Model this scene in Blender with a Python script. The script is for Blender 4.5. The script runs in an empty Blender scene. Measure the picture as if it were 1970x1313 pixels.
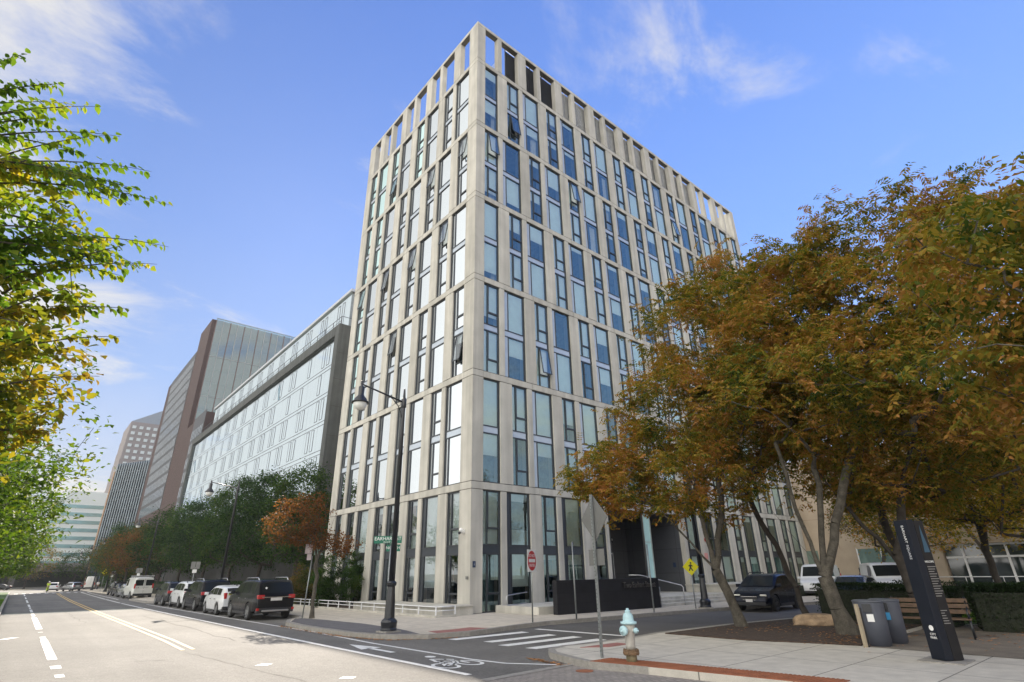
import bpy, bmesh, math, random
import numpy as np
from mathutils import Vector, Matrix
random.seed(7); RN = np.random.RandomState(11)
PI = math.pi; rad = math.radians
sc = bpy.context.scene
C = sc.collection

# ---------------------------------------------------------------- camera
cd = bpy.data.cameras.new('camera'); cam = bpy.data.objects.new('camera', cd); C.objects.link(cam)
yaw, pitch, roll = rad(40.673), rad(23.480), rad(-0.978)
fw = Vector((math.cos(pitch)*math.sin(yaw), math.cos(pitch)*math.cos(yaw), math.sin(pitch)))
r0 = Vector((math.cos(yaw), -math.sin(yaw), 0)); u0 = r0.cross(fw)
rr = math.cos(roll)*r0 + math.sin(roll)*u0; uu = -math.sin(roll)*r0 + math.cos(roll)*u0
M = Matrix((rr, uu, -fw)).transposed().to_4x4(); M.translation = Vector((-16.405, -22.443, 1.322))
cam.matrix_world = M
cd.sensor_width = 36; cd.lens = 18.816; cd.clip_start = 0.1; cd.clip_end = 3000
sc.camera = cam

# ---------------------------------------------------------------- sun and sky
SUN = Vector((0.45, 1.5, 1.0)).normalized()
sl = bpy.data.lights.new('sun', 'SUN'); sl.energy = 4.6; sl.angle = rad(0.55); sl.color = (1.0, 0.90, 0.76)
so = bpy.data.objects.new('sun', sl); C.objects.link(so)
so.rotation_euler = (-SUN).to_track_quat('-Z', 'Y').to_euler()
w = bpy.data.worlds.new('World'); sc.world = w; w.use_nodes = True
nt = w.node_tree; N = nt.nodes; Lk = nt.links
for n in list(N): N.remove(n)
out = N.new('ShaderNodeOutputWorld'); bg = N.new('ShaderNodeBackground'); Lk.new(bg.outputs[0], out.inputs[0])
sky = N.new('ShaderNodeTexSky'); sky.sky_type = 'NISHITA'; sky.sun_disc = False
sky.sun_elevation = math.asin(SUN.z); sky.sun_rotation = math.atan2(SUN.x, SUN.y)
sky.air_density = 1.0; sky.dust_density = 0.35; sky.ozone_density = 3.0
tc = N.new('ShaderNodeTexCoord')
def wmath(op, a, b=None, c=None, clamp=False):
    m = N.new('ShaderNodeMath'); m.operation = op; m.use_clamp = clamp
    for i, v in enumerate((a, b, c)):
        if v is None: continue
        if isinstance(v, (int, float)): m.inputs[i].default_value = v
        else: Lk.new(v, m.inputs[i])
    return m.outputs[0]
def wnoise(scale, detail, rough, sx=1, sy=1, sz=1, loc=(0, 0, 0), dist=0.0):
    mp = N.new('ShaderNodeMapping'); mp.inputs['Scale'].default_value = (sx, sy, sz); mp.inputs['Location'].default_value = loc
    Lk.new(proj_v, mp.inputs[0])
    n = N.new('ShaderNodeTexNoise'); n.inputs['Scale'].default_value = scale; n.inputs['Detail'].default_value = detail
    n.inputs['Roughness'].default_value = rough; n.inputs['Distortion'].default_value = dist
    Lk.new(mp.outputs[0], n.inputs['Vector']); return n.outputs['Fac']
sep = N.new('ShaderNodeSeparateXYZ'); Lk.new(tc.outputs['Generated'], sep.inputs[0])
zc = wmath('MAXIMUM', wmath('ADD', sep.outputs[2], 0.12), 0.05)
px = wmath('DIVIDE', sep.outputs[0], zc); py = wmath('DIVIDE', sep.outputs[1], zc)
cmb = N.new('ShaderNodeCombineXYZ'); Lk.new(px, cmb.inputs[0]); Lk.new(py, cmb.inputs[1]); proj_v = cmb.outputs[0]
n1 = wnoise(0.62, 10, 0.60, 1.0, 1.35, 1, (3.09, 1.92, 0), 0.35)      # broad banks
n2 = wnoise(2.4, 10, 0.64, 1.0, 1.5, 1, (0.39, 5.444, 0), 0.5)          # wisps
# added fill cloud in the unseen west and south-west, clearer ahead and east
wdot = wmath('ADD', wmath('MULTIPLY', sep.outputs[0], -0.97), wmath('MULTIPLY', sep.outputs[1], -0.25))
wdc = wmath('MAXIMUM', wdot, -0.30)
low = wmath('MULTIPLY', wmath('SUBTRACT', 0.30, sep.outputs[2]), 0.14)
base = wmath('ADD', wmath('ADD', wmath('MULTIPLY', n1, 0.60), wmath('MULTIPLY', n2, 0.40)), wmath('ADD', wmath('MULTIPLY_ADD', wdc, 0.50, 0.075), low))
mr = N.new('ShaderNodeMapRange'); mr.interpolation_type = 'SMOOTHSTEP'
mr.inputs[1].default_value = 0.425; mr.inputs[2].default_value = 0.585; mr.inputs[3].default_value = 0.0; mr.inputs[4].default_value = 0.95
Lk.new(base, mr.inputs[0])
K = 0.145
def kc(r, g_, b_): return (r/K, g_/K, b_/K, 1)
grad = N.new('ShaderNodeValToRGB'); Lk.new(sep.outputs[2], grad.inputs[0]); el = grad.color_ramp.elements
for i, (p_, c_) in enumerate([(0.0,(.76,.80,.88)),(0.14,(.68,.76,.93)),(0.30,(.38,.57,1.0)),(0.52,(.235,.43,.98)),(0.95,(.10,.235,.77))]):
    e_ = el[i] if i < 2 else el.new(p_)
    e_.position = p_; e_.color = (*c_, 1)
gs = N.new('ShaderNodeMix'); gs.data_type = 'RGBA'; gs.blend_type = 'MULTIPLY'; gs.inputs[0].default_value = 1; Lk.new(grad.outputs[0], gs.inputs[6]); azf = wmath('MULTIPLY_ADD', wmath('MAXIMUM', sep.outputs[0], 0.0), 0.40/K, 0.78/K); Lk.new(azf, gs.inputs[7])
tint = N.new('ShaderNodeMix'); tint.data_type = 'RGBA'; tint.inputs[0].default_value = 0.92
Lk.new(sky.outputs[0], tint.inputs[6]); Lk.new(gs.outputs[2], tint.inputs[7])
cb_ = wmath('MULTIPLY_ADD', wmath('MAXIMUM', wmath('SUBTRACT', wdot, 0.12), 0.0), 2.8/K, 0.80/K)  # unseen western clouds brightened to lift ambient light on the shaded facades
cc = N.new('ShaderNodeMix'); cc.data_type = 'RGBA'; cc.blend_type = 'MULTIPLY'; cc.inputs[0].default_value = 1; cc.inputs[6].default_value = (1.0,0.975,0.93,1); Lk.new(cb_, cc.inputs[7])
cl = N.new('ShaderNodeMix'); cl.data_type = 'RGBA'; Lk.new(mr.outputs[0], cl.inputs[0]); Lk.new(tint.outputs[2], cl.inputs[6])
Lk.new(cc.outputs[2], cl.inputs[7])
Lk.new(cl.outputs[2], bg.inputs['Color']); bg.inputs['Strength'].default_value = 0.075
sc.view_settings.view_transform = 'Standard'; sc.view_settings.look = 'None'
sc.view_settings.exposure = 1.06; sc.view_settings.gamma = 1.0
sc.render.engine = 'CYCLES'
sc.cycles.max_bounces = 7; sc.cycles.transparent_max_bounces = 14; sc.cycles.diffuse_bounces = 3; sc.cycles.glossy_bounces = 4

# ---------------------------------------------------------------- materials
MATS = {}
def mat(name, col, rough=0.7, metal=0.0, var=0.12, scale=3.0, bump=0.0, bscale=30.0, spec=0.5, fine=0.0, fscale=60.0, coat=0.0, streak=0.0, island=0.0, lane=0.0):
    if name in MATS: return MATS[name]
    m = bpy.data.materials.new(name); m.use_nodes = True; t = m.node_tree; ns, lk = t.nodes, t.links
    b = ns['Principled BSDF']; b.inputs['Roughness'].default_value = rough; b.inputs['Metallic'].default_value = metal
    b.inputs['Specular IOR Level'].default_value = spec; b.inputs['Coat Weight'].default_value = coat
    co = ns.new('ShaderNodeTexCoord')
    def noise(s, d=5, sx=1, sy=1, sz=1):
        mp = ns.new('ShaderNodeMapping'); mp.inputs['Scale'].default_value = (sx, sy, sz); lk.new(co.outputs['Object'], mp.inputs[0])
        n = ns.new('ShaderNodeTexNoise'); n.inputs['Scale'].default_value = s; n.inputs['Detail'].default_value = d
        lk.new(mp.outputs[0], n.inputs['Vector']); return n.outputs['Fac']
    def mul(a, lo, hi, f):
        r = ns.new('ShaderNodeMapRange'); r.inputs[1].default_value = 0.3; r.inputs[2].default_value = 0.7; r.inputs[3].default_value = lo; r.inputs[4].default_value = hi
        lk.new(f, r.inputs[0]); mx = ns.new('ShaderNodeMix'); mx.data_type = 'RGBA'; mx.blend_type = 'MULTIPLY'; mx.inputs[0].default_value = 1
        lk.new(a, mx.inputs[6]); lk.new(r.outputs[0], mx.inputs[7]); return mx.outputs[2]
    rgb = ns.new('ShaderNodeRGB'); rgb.outputs[0].default_value = (*col, 1); c = rgb.outputs[0]
    if var: c = mul(c, 1-var, 1+var, noise(scale))
    if fine: c = mul(c, 1-fine, 1+fine, noise(fscale, 2))
    if streak: c = mul(c, 1-streak, 1+streak*0.4, noise(2.2, 4, 1, 1, 0.06))
    if island:
        gn = ns.new('ShaderNodeNewGeometry'); ir = ns.new('ShaderNodeMapRange'); ir.inputs[3].default_value = 1-island; ir.inputs[4].default_value = 1+island*0.6
        lk.new(gn.outputs['Random Per Island'], ir.inputs[0]); im = ns.new('ShaderNodeMix'); im.data_type = 'RGBA'; im.blend_type = 'MULTIPLY'; im.inputs[0].default_value = 1
        lk.new(c, im.inputs[6]); lk.new(ir.outputs[0], im.inputs[7]); c = im.outputs[2]
    if lane: c = mul(c, 1-lane, 1+lane*0.5, noise(0.9, 4, 1.3, 0.05, 1)); c = mul(c, 1-lane*0.8, 1+lane*0.3, noise(0.22, 6)); c = mul(c, 1-lane*0.9, 1+lane*0.5, noise(9, 3))
    lk.new(c, b.inputs['Base Color'])
    if bump:
        bp = ns.new('ShaderNodeBump'); bp.inputs['Strength'].default_value = bump; bp.inputs['Distance'].default_value = 0.02
        lk.new(noise(bscale, 4), bp.inputs['Height']); lk.new(bp.outputs[0], b.inputs['Normal'])
    m.diffuse_color = (*col, 1); MATS[name] = m; return m

def brickmat(name, c1, c2, mortar, scale, bw, bh, msize=0.02, offset=0.5, rough=0.8, axes='XY', var=0.12, fine=0.1):
    m = mat(name, c1, rough, var=var, fine=fine); t = m.node_tree; ns, lk = t.nodes, t.links
    b = ns['Principled BSDF']; src = b.inputs['Base Color'].links[0].from_socket
    co = ns.new('ShaderNodeTexCoord'); sp = ns.new('ShaderNodeSeparateXYZ'); cb = ns.new('ShaderNodeCombineXYZ'); lk.new(co.outputs['Object'], sp.inputs[0])
    if axes == 'ANY':
        a = ns.new('ShaderNodeMath'); a.operation = 'ADD'; lk.new(sp.outputs[0], a.inputs[0]); lk.new(sp.outputs[1], a.inputs[1])
        lk.new(a.outputs[0], cb.inputs[0]); lk.new(sp.outputs[2], cb.inputs[1])
    else:
        lk.new(sp.outputs['XYZ'.index(axes[0])], cb.inputs[0]); lk.new(sp.outputs['XYZ'.index(axes[1])], cb.inputs[1])
    br = ns.new('ShaderNodeTexBrick'); lk.new(cb.outputs[0], br.inputs[0]); br.offset = offset
    br.inputs['Scale'].default_value = scale; br.inputs['Brick Width'].default_value = bw; br.inputs['Row Height'].default_value = bh
    br.inputs['Mortar Size'].default_value = msize; br.inputs['Mortar Smooth'].default_value = 0.1
    lk.new(src, br.inputs['Color1']); br.inputs['Mortar'].default_value = (*mortar, 1)
    mx = ns.new('ShaderNodeMix'); mx.data_type = 'RGBA'; mx.blend_type = 'MULTIPLY'; mx.inputs[0].default_value = 1; lk.new(src, mx.inputs[6]); mx.inputs[7].default_value = (*c2, 1)
    lk.new(mx.outputs[2], br.inputs['Color2']); lk.new(br.outputs['Color'], b.inputs['Base Color']); return m

def glassmat(name, tint, refl_col=(0.95, 0.98, 1.0), ior=1.6, rough=0.01, extra=0.0):
    m = bpy.data.materials.new(name); m.use_nodes = True; t = m.node_tree; ns, lk = t.nodes, t.links; ns.clear()
    o = ns.new('ShaderNodeOutputMaterial'); mx = ns.new('ShaderNodeMixShader'); tr = ns.new('ShaderNodeBsdfTransparent'); gl = ns.new('ShaderNodeBsdfGlossy')
    tr.inputs[0].default_value = (*tint, 1); gl.inputs[0].default_value = (*refl_col, 1); gl.inputs['Roughness'].default_value = rough
    fr = ns.new('ShaderNodeFresnel'); fr.inputs[0].default_value = ior
    ad = ns.new('ShaderNodeMath'); ad.operation = 'ADD'; ad.use_clamp = True; ad.inputs[1].default_value = extra; lk.new(fr.outputs[0], ad.inputs[0])
    lk.new(ad.outputs[0], mx.inputs[0]); lk.new(tr.outputs[0], mx.inputs[1]); lk.new(gl.outputs[0], mx.inputs[2]); lk.new(mx.outputs[0], o.inputs[0])
    MATS[name] = m; return m

def leafmat(name, cols, trans=0.45, rough=0.5):
    """cols = ramp of base colours; every leaf carries its own random value"""
    m = bpy.data.materials.new(name); m.use_nodes = True; t = m.node_tree; ns, lk = t.nodes, t.links
    b = ns['Principled BSDF']; b.inputs['Roughness'].default_value = 0.65; b.inputs['Specular IOR Level'].default_value = 0.15
    at = ns.new('ShaderNodeAttribute'); at.attribute_name = 'rnd'
    co = ns.new('ShaderNodeTexCoord'); n = ns.new('ShaderNodeTexNoise'); n.inputs['Scale'].default_value = 0.75; n.inputs['Detail'].default_value = 4
    lk.new(co.outputs['Object'], n.inputs['Vector'])
    a = ns.new('ShaderNodeMath'); a.operation = 'MULTIPLY_ADD'; a.inputs[1].default_value = 1.9; a.inputs[2].default_value = -0.72; lk.new(n.outputs['Fac'], a.inputs[0])
    c = ns.new('ShaderNodeMath'); c.operation = 'MULTIPLY_ADD'; c.inputs[1].default_value = 0.5; lk.new(at.outputs['Fac'], c.inputs[0]); lk.new(a.outputs[0], c.inputs[2])
    rp = ns.new('ShaderNodeValToRGB'); lk.new(c.outputs[0], rp.inputs[0])
    el = rp.color_ramp.elements
    while len(el) < len(cols): el.new(0.5)
    for i, k in enumerate(cols): el[i].position = i/(len(cols)-1); el[i].color = (*k, 1)
    lk.new(rp.outputs[0], b.inputs['Base Color'])
    tl = ns.new('ShaderNodeBsdfTranslucent'); sc_ = ns.new('ShaderNodeMix'); sc_.data_type = 'RGBA'; sc_.blend_type = 'MULTIPLY'; sc_.inputs[0].default_value = 1
    lk.new(rp.outputs[0], sc_.inputs[6]); sc_.inputs[7].default_value = (1.5, 1.6, 0.7, 1); lk.new(sc_.outputs[2], tl.inputs[0])
    mx = ns.new('ShaderNodeMixShader'); mx.inputs[0].default_value = trans
    o = ns['Material Output']; lk.new(b.outputs[0], mx.inputs[1]); lk.new(tl.outputs[0], mx.inputs[2]); lk.new(mx.outputs[0], o.inputs[0])
    MATS[name] = m; return m

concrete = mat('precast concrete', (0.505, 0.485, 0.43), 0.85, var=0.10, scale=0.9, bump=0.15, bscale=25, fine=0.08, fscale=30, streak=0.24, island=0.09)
concrete_dk = mat('weathered concrete', (0.16, 0.15, 0.135), 0.9, var=0.2, scale=1.2, streak=0.25)
frame_m = mat('window frame metal', (0.055, 0.062, 0.072), 0.4, 0.3, var=0.05)
spandrel_up = mat('glazed spandrel', (0.44, 0.50, 0.57), 0.2, 0.2, var=0.05, spec=0.8)
spandrel_gr = mat('dark spandrel metal', (0.055, 0.065, 0.08), 0.35, 0.4, var=0.08)
orange_m = mat('terracotta panel', (0.42, 0.13, 0.05), 0.6)
blind_m = mat('roller blind', (0.86, 0.90, 0.88), 0.9, var=0.04)
curtain_m = mat('curtain cloth', (0.78, 0.78, 0.74), 0.9, var=0.05, bump=0.3, bscale=10)
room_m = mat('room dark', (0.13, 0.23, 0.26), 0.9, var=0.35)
slab_m = mat('floor slab', (0.30, 0.31, 0.30), 0.9)
glass_m = glassmat('window glass', (0.95, 0.99, 1.0), (0.76, 1.0, 0.98), 1.6, 0.012, 0.16)
louvre_m = mat('louvre metal', (0.66, 0.67, 0.68), 0.4, 0.5)
louvre_dk = mat('dark louvre metal', (0.09, 0.095, 0.105), 0.5, 0.3)
black_metal = mat('black painted metal', (0.012, 0.014, 0.018), 0.32, 0.0, var=0.2, spec=0.6)
galv = mat('galvanised steel', (0.28, 0.30, 0.30), 0.45, 0.7, var=0.15, scale=20)
steel = mat('brushed steel', (0.5, 0.5, 0.5), 0.3, 0.9)
sign_grey = mat('sign back aluminium', (0.19, 0.19, 0.185), 0.5, 0.5, var=0.06)
asphalt = mat('asphalt', (0.158, 0.150, 0.138), 0.85, var=0.16, scale=0.35, bump=0.35, bscale=90, fine=0.30, fscale=26, lane=0.18)
asphalt_dk = mat('side street asphalt', (0.105, 0.100, 0.095), 0.85, var=0.16, scale=0.5, bump=0.35, bscale=90, fine=0.2, fscale=30, lane=0.10)
paint = mat('road paint', (0.72, 0.72, 0.70), 0.7, var=0.10, scale=4, fine=0.12, fscale=30)
paint_y = mat('yellow road paint', (0.66, 0.45, 0.15), 0.7, var=0.12, fine=0.12)
granite = mat('granite kerb', (0.27, 0.255, 0.23), 0.8, var=0.15, scale=8, fine=0.15, fscale=60)
walk_m = brickmat('pavement concrete', (0.53, 0.475, 0.39), (0.93, 0.93, 0.93), (0.20, 0.185, 0.16), 1.0, 1.5, 1.5, 0.012, 0.0, 0.9)
walk2_m = brickmat('pale pavement slabs', (0.50, 0.47, 0.41), (0.95, 0.95, 0.95), (0.17, 0.16, 0.14), 1.0, 1.9, 1.6, 0.014, 0.0, 0.9, var=0.12, fine=0.08)
paver_m = brickmat('street pavers', (0.30, 0.27, 0.24), (0.82, 0.82, 0.84), (0.12, 0.11, 0.10), 1.0, 0.2, 0.1, 0.008, 0.5, 0.9)
gravel_m = mat('dark exposed aggregate', (0.12, 0.115, 0.12), 0.95, var=0.15, fine=0.45, fscale=55, bump=0.6, bscale=50)
park_m = mat('stone dust', (0.17, 0.145, 0.115), 0.95, var=0.25, scale=1.5, fine=0.2, bump=0.4)
mulch_m = mat('bark mulch', (0.06, 0.040, 0.028), 0.95, var=0.4, scale=6, fine=0.5, fscale=50, bump=1.0, bscale=35)
soil_m = mat('terrain soil', (0.12, 0.11, 0.08), 0.95, var=0.3, scale=0.05)
grass_m = mat('lawn', (0.05, 0.10, 0.02), 0.9, var=0.35, scale=2, fine=0.4, fscale=60, bump=0.6)
rust_m = mat('rusty tactile iron', (0.26, 0.095, 0.045), 0.8, var=0.2, scale=5)
tactile_m = mat('red tactile paving', (0.30, 0.13, 0.11), 0.8, var=0.1)
bark_m = mat('grey bark', (0.085, 0.075, 0.058), 0.9, var=0.4, scale=6, fine=0.25, fscale=30, bump=1.0, bscale=30, streak=0.3)
bark_dk = mat('dark bark', (0.05, 0.042, 0.034), 0.9, var=0.3, scale=6, bump=0.6, bscale=30)
brick_m = brickmat('red brick', (0.042, 0.021, 0.020), (0.8, 0.8, 0.8), (0.13, 0.09, 0.08), 1.0, 0.4, 0.16, 0.02, 0.5, 0.85, 'ANY')
stone_b = mat('beige stone cladding', (0.40, 0.33, 0.25), 0.85, var=0.08, scale=1)

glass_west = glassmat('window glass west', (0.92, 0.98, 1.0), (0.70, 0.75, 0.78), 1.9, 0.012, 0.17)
# ---------------------------------------------------------------- mesh builder
class MB:
    def __init__(s): s.v = []; s.f = []
    def add(s, vs, fs, m=None):
        o = len(s.v)
        if m is not None: vs = [tuple(m @ Vector(p)) for p in vs]
        s.v += [tuple(p) for p in vs]; s.f += [tuple(i+o for i in q) for q in fs]; return s
    def box(s, x0, y0, z0, x1, y1, z1, m=None):
        v = [(x0,y0,z0),(x1,y0,z0),(x1,y1,z0),(x0,y1,z0),(x0,y0,z1),(x1,y0,z1),(x1,y1,z1),(x0,y1,z1)]
        return s.add(v, [(3,2,1,0),(4,5,6,7),(0,1,5,4),(1,2,6,5),(2,3,7,6),(3,0,4,7)], m)
    def prism(s, poly, z0, z1, m=None):
        n = len(poly); v = [(x,y,z0) for x,y in poly]+[(x,y,z1) for x,y in poly]
        return s.add(v, [tuple(range(n))[::-1], tuple(range(n,2*n))]+[(i,(i+1)%n,(i+1)%n+n,i+n) for i in range(n)], m)
    def sheet(s, poly, z): return s.add([(x,y,z) for x,y in poly], [tuple(range(len(poly)))])
    def tube(s, pts, rs, n=8, caps=True, m=None):
        pts = [Vector(p) for p in pts]
        if isinstance(rs, (int, float)): rs = [rs]*len(pts)
        vs = []; fs = []; ref = None
        for i, p in enumerate(pts):
            d = (pts[min(i+1, len(pts)-1)] - pts[max(i-1, 0)])
            d = d.normalized() if d.length > 1e-9 else Vector((0,0,1))
            if ref is None: ref = Vector((1,0,0)) if abs(d.x) < 0.9 else Vector((0,1,0))
            a = (ref - d*ref.dot(d)).normalized(); b = d.cross(a); ref = a
            for k in range(n):
                t = 2*PI*k/n; vs.append(p + (a*math.cos(t)+b*math.sin(t))*rs[i])
        for i in range(len(pts)-1):
            for k in range(n): fs.append((i*n+k, i*n+(k+1)%n, (i+1)*n+(k+1)%n, (i+1)*n+k))
        if caps: fs.append(tuple(range(n))[::-1]); fs.append(tuple((len(pts)-1)*n+k for k in range(n)))
        return s.add(vs, fs, m)
    def lathe(s, prof, c=(0,0,0), n=20, m=None):
        vs = []; fs = []
        for r, z in prof:
            for k in range(n): t = 2*PI*k/n; vs.append((c[0]+r*math.cos(t), c[1]+r*math.sin(t), c[2]+z))
        for i in range(len(prof)-1):
            for k in range(n): fs.append((i*n+k, i*n+(k+1)%n, (i+1)*n+(k+1)%n, (i+1)*n+k))
        fs.append(tuple(range(n))[::-1]); fs.append(tuple((len(prof)-1)*n+k for k in range(n)))
        return s.add(vs, fs, m)
    def build(s, name, m, parent=None, smooth=False, bevel=0.0, loc=None):
        me = bpy.data.meshes.new(name); me.from_pydata(s.v, [], s.f); me.update()
        if smooth: me.shade_smooth()
        if m: me.materials.append(m)
        o = bpy.data.objects.new(name, me); C.objects.link(o)
        if parent: o.parent = parent
        if loc: o.location = loc
        if bevel:
            b = o.modifiers.new('bevel', 'BEVEL'); b.width = bevel; b.segments = 2; b.limit_method = 'ANGLE'
        return o
def tag(o, label=None, cat=None, group=None, kind=None):
    if label: o['label'] = label
    if cat: o['category'] = cat
    if group: o['group'] = group
    if kind: o['kind'] = kind
    return o
def empty(name, loc, rz=0, label=None, cat=None, group=None):
    o = bpy.data.objects.new(name, None); C.objects.link(o); o.location = loc; o.rotation_euler = (0, 0, rz); o.empty_display_size = 0.3
    return tag(o, label, cat, group)
def emit_boxes(lst, name, m, parent, limit=100):
    for b_ in lst[:limit]: MB().box(*b_).build(name, m, parent)
    if lst[limit:]:
        g = MB(); [g.box(*b_) for b_ in lst[limit:]]; o = g.build(name, m, parent); o['kind'] = 'stuff'
def struct(o): o['kind'] = 'structure'; return o
def copy_tree(o, parent=None):
    c = o.copy(); C.objects.link(c); c.parent = parent
    for ch in [k for k in C.objects if k.parent == o]: copy_tree(ch, c)
    return c
def text(name, s, size, m, parent, mw, ext=0.004, align='CENTER', sx=1.0):
    cu = bpy.data.curves.new(name, 'FONT'); cu.body = s; cu.size = size; cu.extrude = ext; cu.align_x = align; cu.align_y = 'CENTER'
    o = bpy.data.objects.new(name, cu); C.objects.link(o); dg = bpy.context.evaluated_depsgraph_get(); dg.update()
    me = bpy.data.meshes.new_from_object(o.evaluated_get(dg)); bpy.data.objects.remove(o)
    me.transform(Matrix.Diagonal((sx, 1, 1, 1))); me.transform(mw); me.materials.clear(); me.materials.append(m)
    q = bpy.data.objects.new(name, me); C.objects.link(q); q.parent = parent; return q
def face_mat(origin, normal, up=(0,0,1)):
    """matrix: local x = right as seen from outside, local y = up, local z = normal"""
    n = Vector(normal).normalized(); u = Vector(up); x = u.cross(n).normalized(); y = n.cross(x)
    m = Matrix((x, y, n)).transposed().to_4x4(); m.translation = Vector(origin); return m

ST, SW = -0.5, -0.37     # street level, pavement level
# ================================================================ GROUND
g = MB(); g.sheet([(-900,-700),(900,-700),(900,1600),(-900,1600)], ST-0.03); struct(g.build('terrain', soil_m))
g = MB(); g.sheet([(-16.55,-70),(-5,-70),(-5,10),(-5.0,110),(3,150),(11,200),(-2,210),(-16.55,120)], ST); struct(g.build('road', asphalt))
g = MB(); g.sheet([(-27,120),(-16.55,118),(-5,120),(3,160),(12,230),(-6,236),(-14,160),(-60,175),(-60,140)], ST-0.005); struct(g.build('far_road', asphalt))
g = MB(); g.sheet([(-5,-4),(-5,-30),(60,-30),(60,25),(30,25)], ST-0.006); struct(g.build('side_street', asphalt_dk))
g = MB(); g.sheet([(-8.25,-14.0),(-8.5,-13.35),(-9.35,-13.1),(-9.35,-40),(-5,-40),(-5,-13.1),(-8.4,-13.1)][2:6]+[(-6.0,-13.05)], ST+0.005); struct(g.build('brick_paving', paver_m))

def block(name, poly, mtop, kerb=True, z=SW):
    """raised pavement with a granite kerb ring"""
    g = MB(); g.prism(poly, ST-0.02, z); o = struct(g.build(name, mtop))
    return o
north = [(-5.6,140),(-5.6,48.2),(-6.2,47.4),(-7.4,46.4),(-7.5,36.2),(-6.6,34.9),(-5.6,34.2),(-5.6,6.2),(-5.9,5.2),(-6.9,4.0),(-7.45,2.6),(-7.65,0.8),(-7.68,-1.5),(-7.6,-3.6),(-7.4,-4.8),(-6.95,-5.75),(-6.2,-6.35),
         (-4.8,-6.60),(-3.6,-6.35),(-2.0,-5.95),(-0.4,-5.75),(2,-6.02),(5.5,-6.30),(10,-6.75),(14,-7.5),(22,-9.0),(29,-9.8),(30.5,-8.5),(31,-4),(31,140)]
block('pavement', north[::-1], walk_m)
south = [(-6.72,-12.75),(-6.5,-12.1),(-6.1,-11.62),(-5.4,-11.40),(-4.8,-11.55),(-2.6,-11.50),(-1.3,-11.30),(2.2,-11.42),(6,-11.95),(10,-12.9),(16,-14.6),(27,-17.5),(33,-19),(33,-60),(-5.0,-60),(-6.1,-19),(-6.4,-17),(-6.7,-15),(-6.95,-13.7),(-6.85,-13.2)]
block('park_pavement', south, walk2_m)
def kerbline(name, pts, w=0.16, z=SW+0.004, mm=granite):
    g = MB(); P = [Vector((x,y,0)) for x,y in pts]
    L, R = [], []
    for i, p in enumerate(P):
        d = (P[min(i+1,len(P)-1)]-P[max(i-1,0)]).normalized(); n = Vector((-d.y, d.x, 0))
        L.append(p + n*0.012); R.append(p - n*w)
    for i in range(len(P)-1):
        q = [L[i], L[i+1], R[i+1], R[i]]
        g.add([(a.x,a.y,ST-0.02) for a in q]+[(a.x,a.y,z) for a in q], [(4,5,6,7),(0,1,5,4),(2,3,7,6)])
    return struct(g.build(name, mm))
kerbline('kerb', [(p[0],p[1]) for p in north[1:-1]][::-1])
kerbline('park_kerb', [south[i] for i in (17,18,19,0,1,2,3,4,5,6,7,8,9,10,11)][::1])
# left verge with grass
g = MB(); g.prism([(-16.6,-60),(-16.6,116),(-17.4,119),(-24,121),(-24,-60)], ST-0.02, SW-0.01); struct(g.build('verge', grass_m))
g = MB(); g.box(-16.76,-60,ST-0.02,-16.58,116,SW+0.004); struct(g.build('verge_kerb', granite))
g = MB(); g.sheet([(-24,-60),(-24,121),(-40,121),(-40,-60)], SW-0.02); struct(g.build('far_path', walk_m))
# patches on the north pavement
g = MB(); g.sheet([(-6.5,4.2),(-7.25,2.6),(-7.45,0.8),(-7.48,-1.5),(-7.40,-3.6),(-7.2,-4.7),(-6.85,-5.5),(-6.3,-6.0),(-5.9,-4.0),(-5.7,-1.0),(-5.9,2.5),(-6.2,4.3)], SW+0.006); struct(g.build('aggregate_verge', gravel_m))
g = MB(); g.sheet([(-5.85,-6.28),(-4.75,-6.42),(-3.7,-6.22),(-3.95,-5.45),(-4.9,-5.62),(-5.7,-5.5)], SW+0.006); struct(g.build('tactile_paving', tactile_m))
# tactile plates in the park pavement
g = MB(); 
g.prism([(-6.93,-13.72),(-6.68,-15),(-6.38,-17),(-6.2,-18.2),(-5.6,-18.2),(-5.78,-17),(-6.08,-15),(-6.33,-13.72)], SW-0.01, SW+0.012)
for i in range(60):
    y = -13.8-0.073*i
    xe = np.interp(-y, [13.72,15,17,18.2], [-6.93,-6.68,-6.38,-6.2])
    for j in range(8):
        x = xe+0.04+0.073*j; g.box(x,y-0.02,SW+0.012,x+0.035,y+0.015,SW+0.02)
struct(g.build('rusty_tactile_plate', rust_m))
g = MB(); g.prism([(-5.45,-12.05),(-4.9,-12.5),(-4.1,-12.5),(-4.1,-12.1)], SW-0.01, SW+0.01); struct(g.build('small_tactile_plate', tactile_m))
# park beds
g = MB(); mp = [(-1.5,-11.75),(-1.55,-14.3),(-1.1,-15.7),(-0.85,-16.75),(0.2,-16.6),(3,-16.4),(14,-16.0),(14,-14.6),(10,-13.3),(6,-12.4),(2.2,-11.85)]
g.prism(mp[::1], SW-0.02, SW+0.03); struct(g.build('mulch_bed', mulch_m))
g = MB(); g.sheet([(-0.9,-16.8),(-1.0,-19),(-1.2,-45),(25,-45),(25,-21),(11,-18.5),(7.0,-18.2),(6.2,-16.6)], SW+0.008); struct(g.build('park_path', park_m))
g = MB(); g.sheet([(7.0,-17.9),(11,-18.4),(25,-21),(30,-20),(24,-16.8),(8,-15.8),(6.6,-16.6)], SW+0.016); struct(g.build('lawn', grass_m))
g = MB(); g.box(-2.65,-19.1,SW-0.01,-1.85,-18.35,SW+0.022); struct(g.build('pylon_footing', granite))
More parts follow.
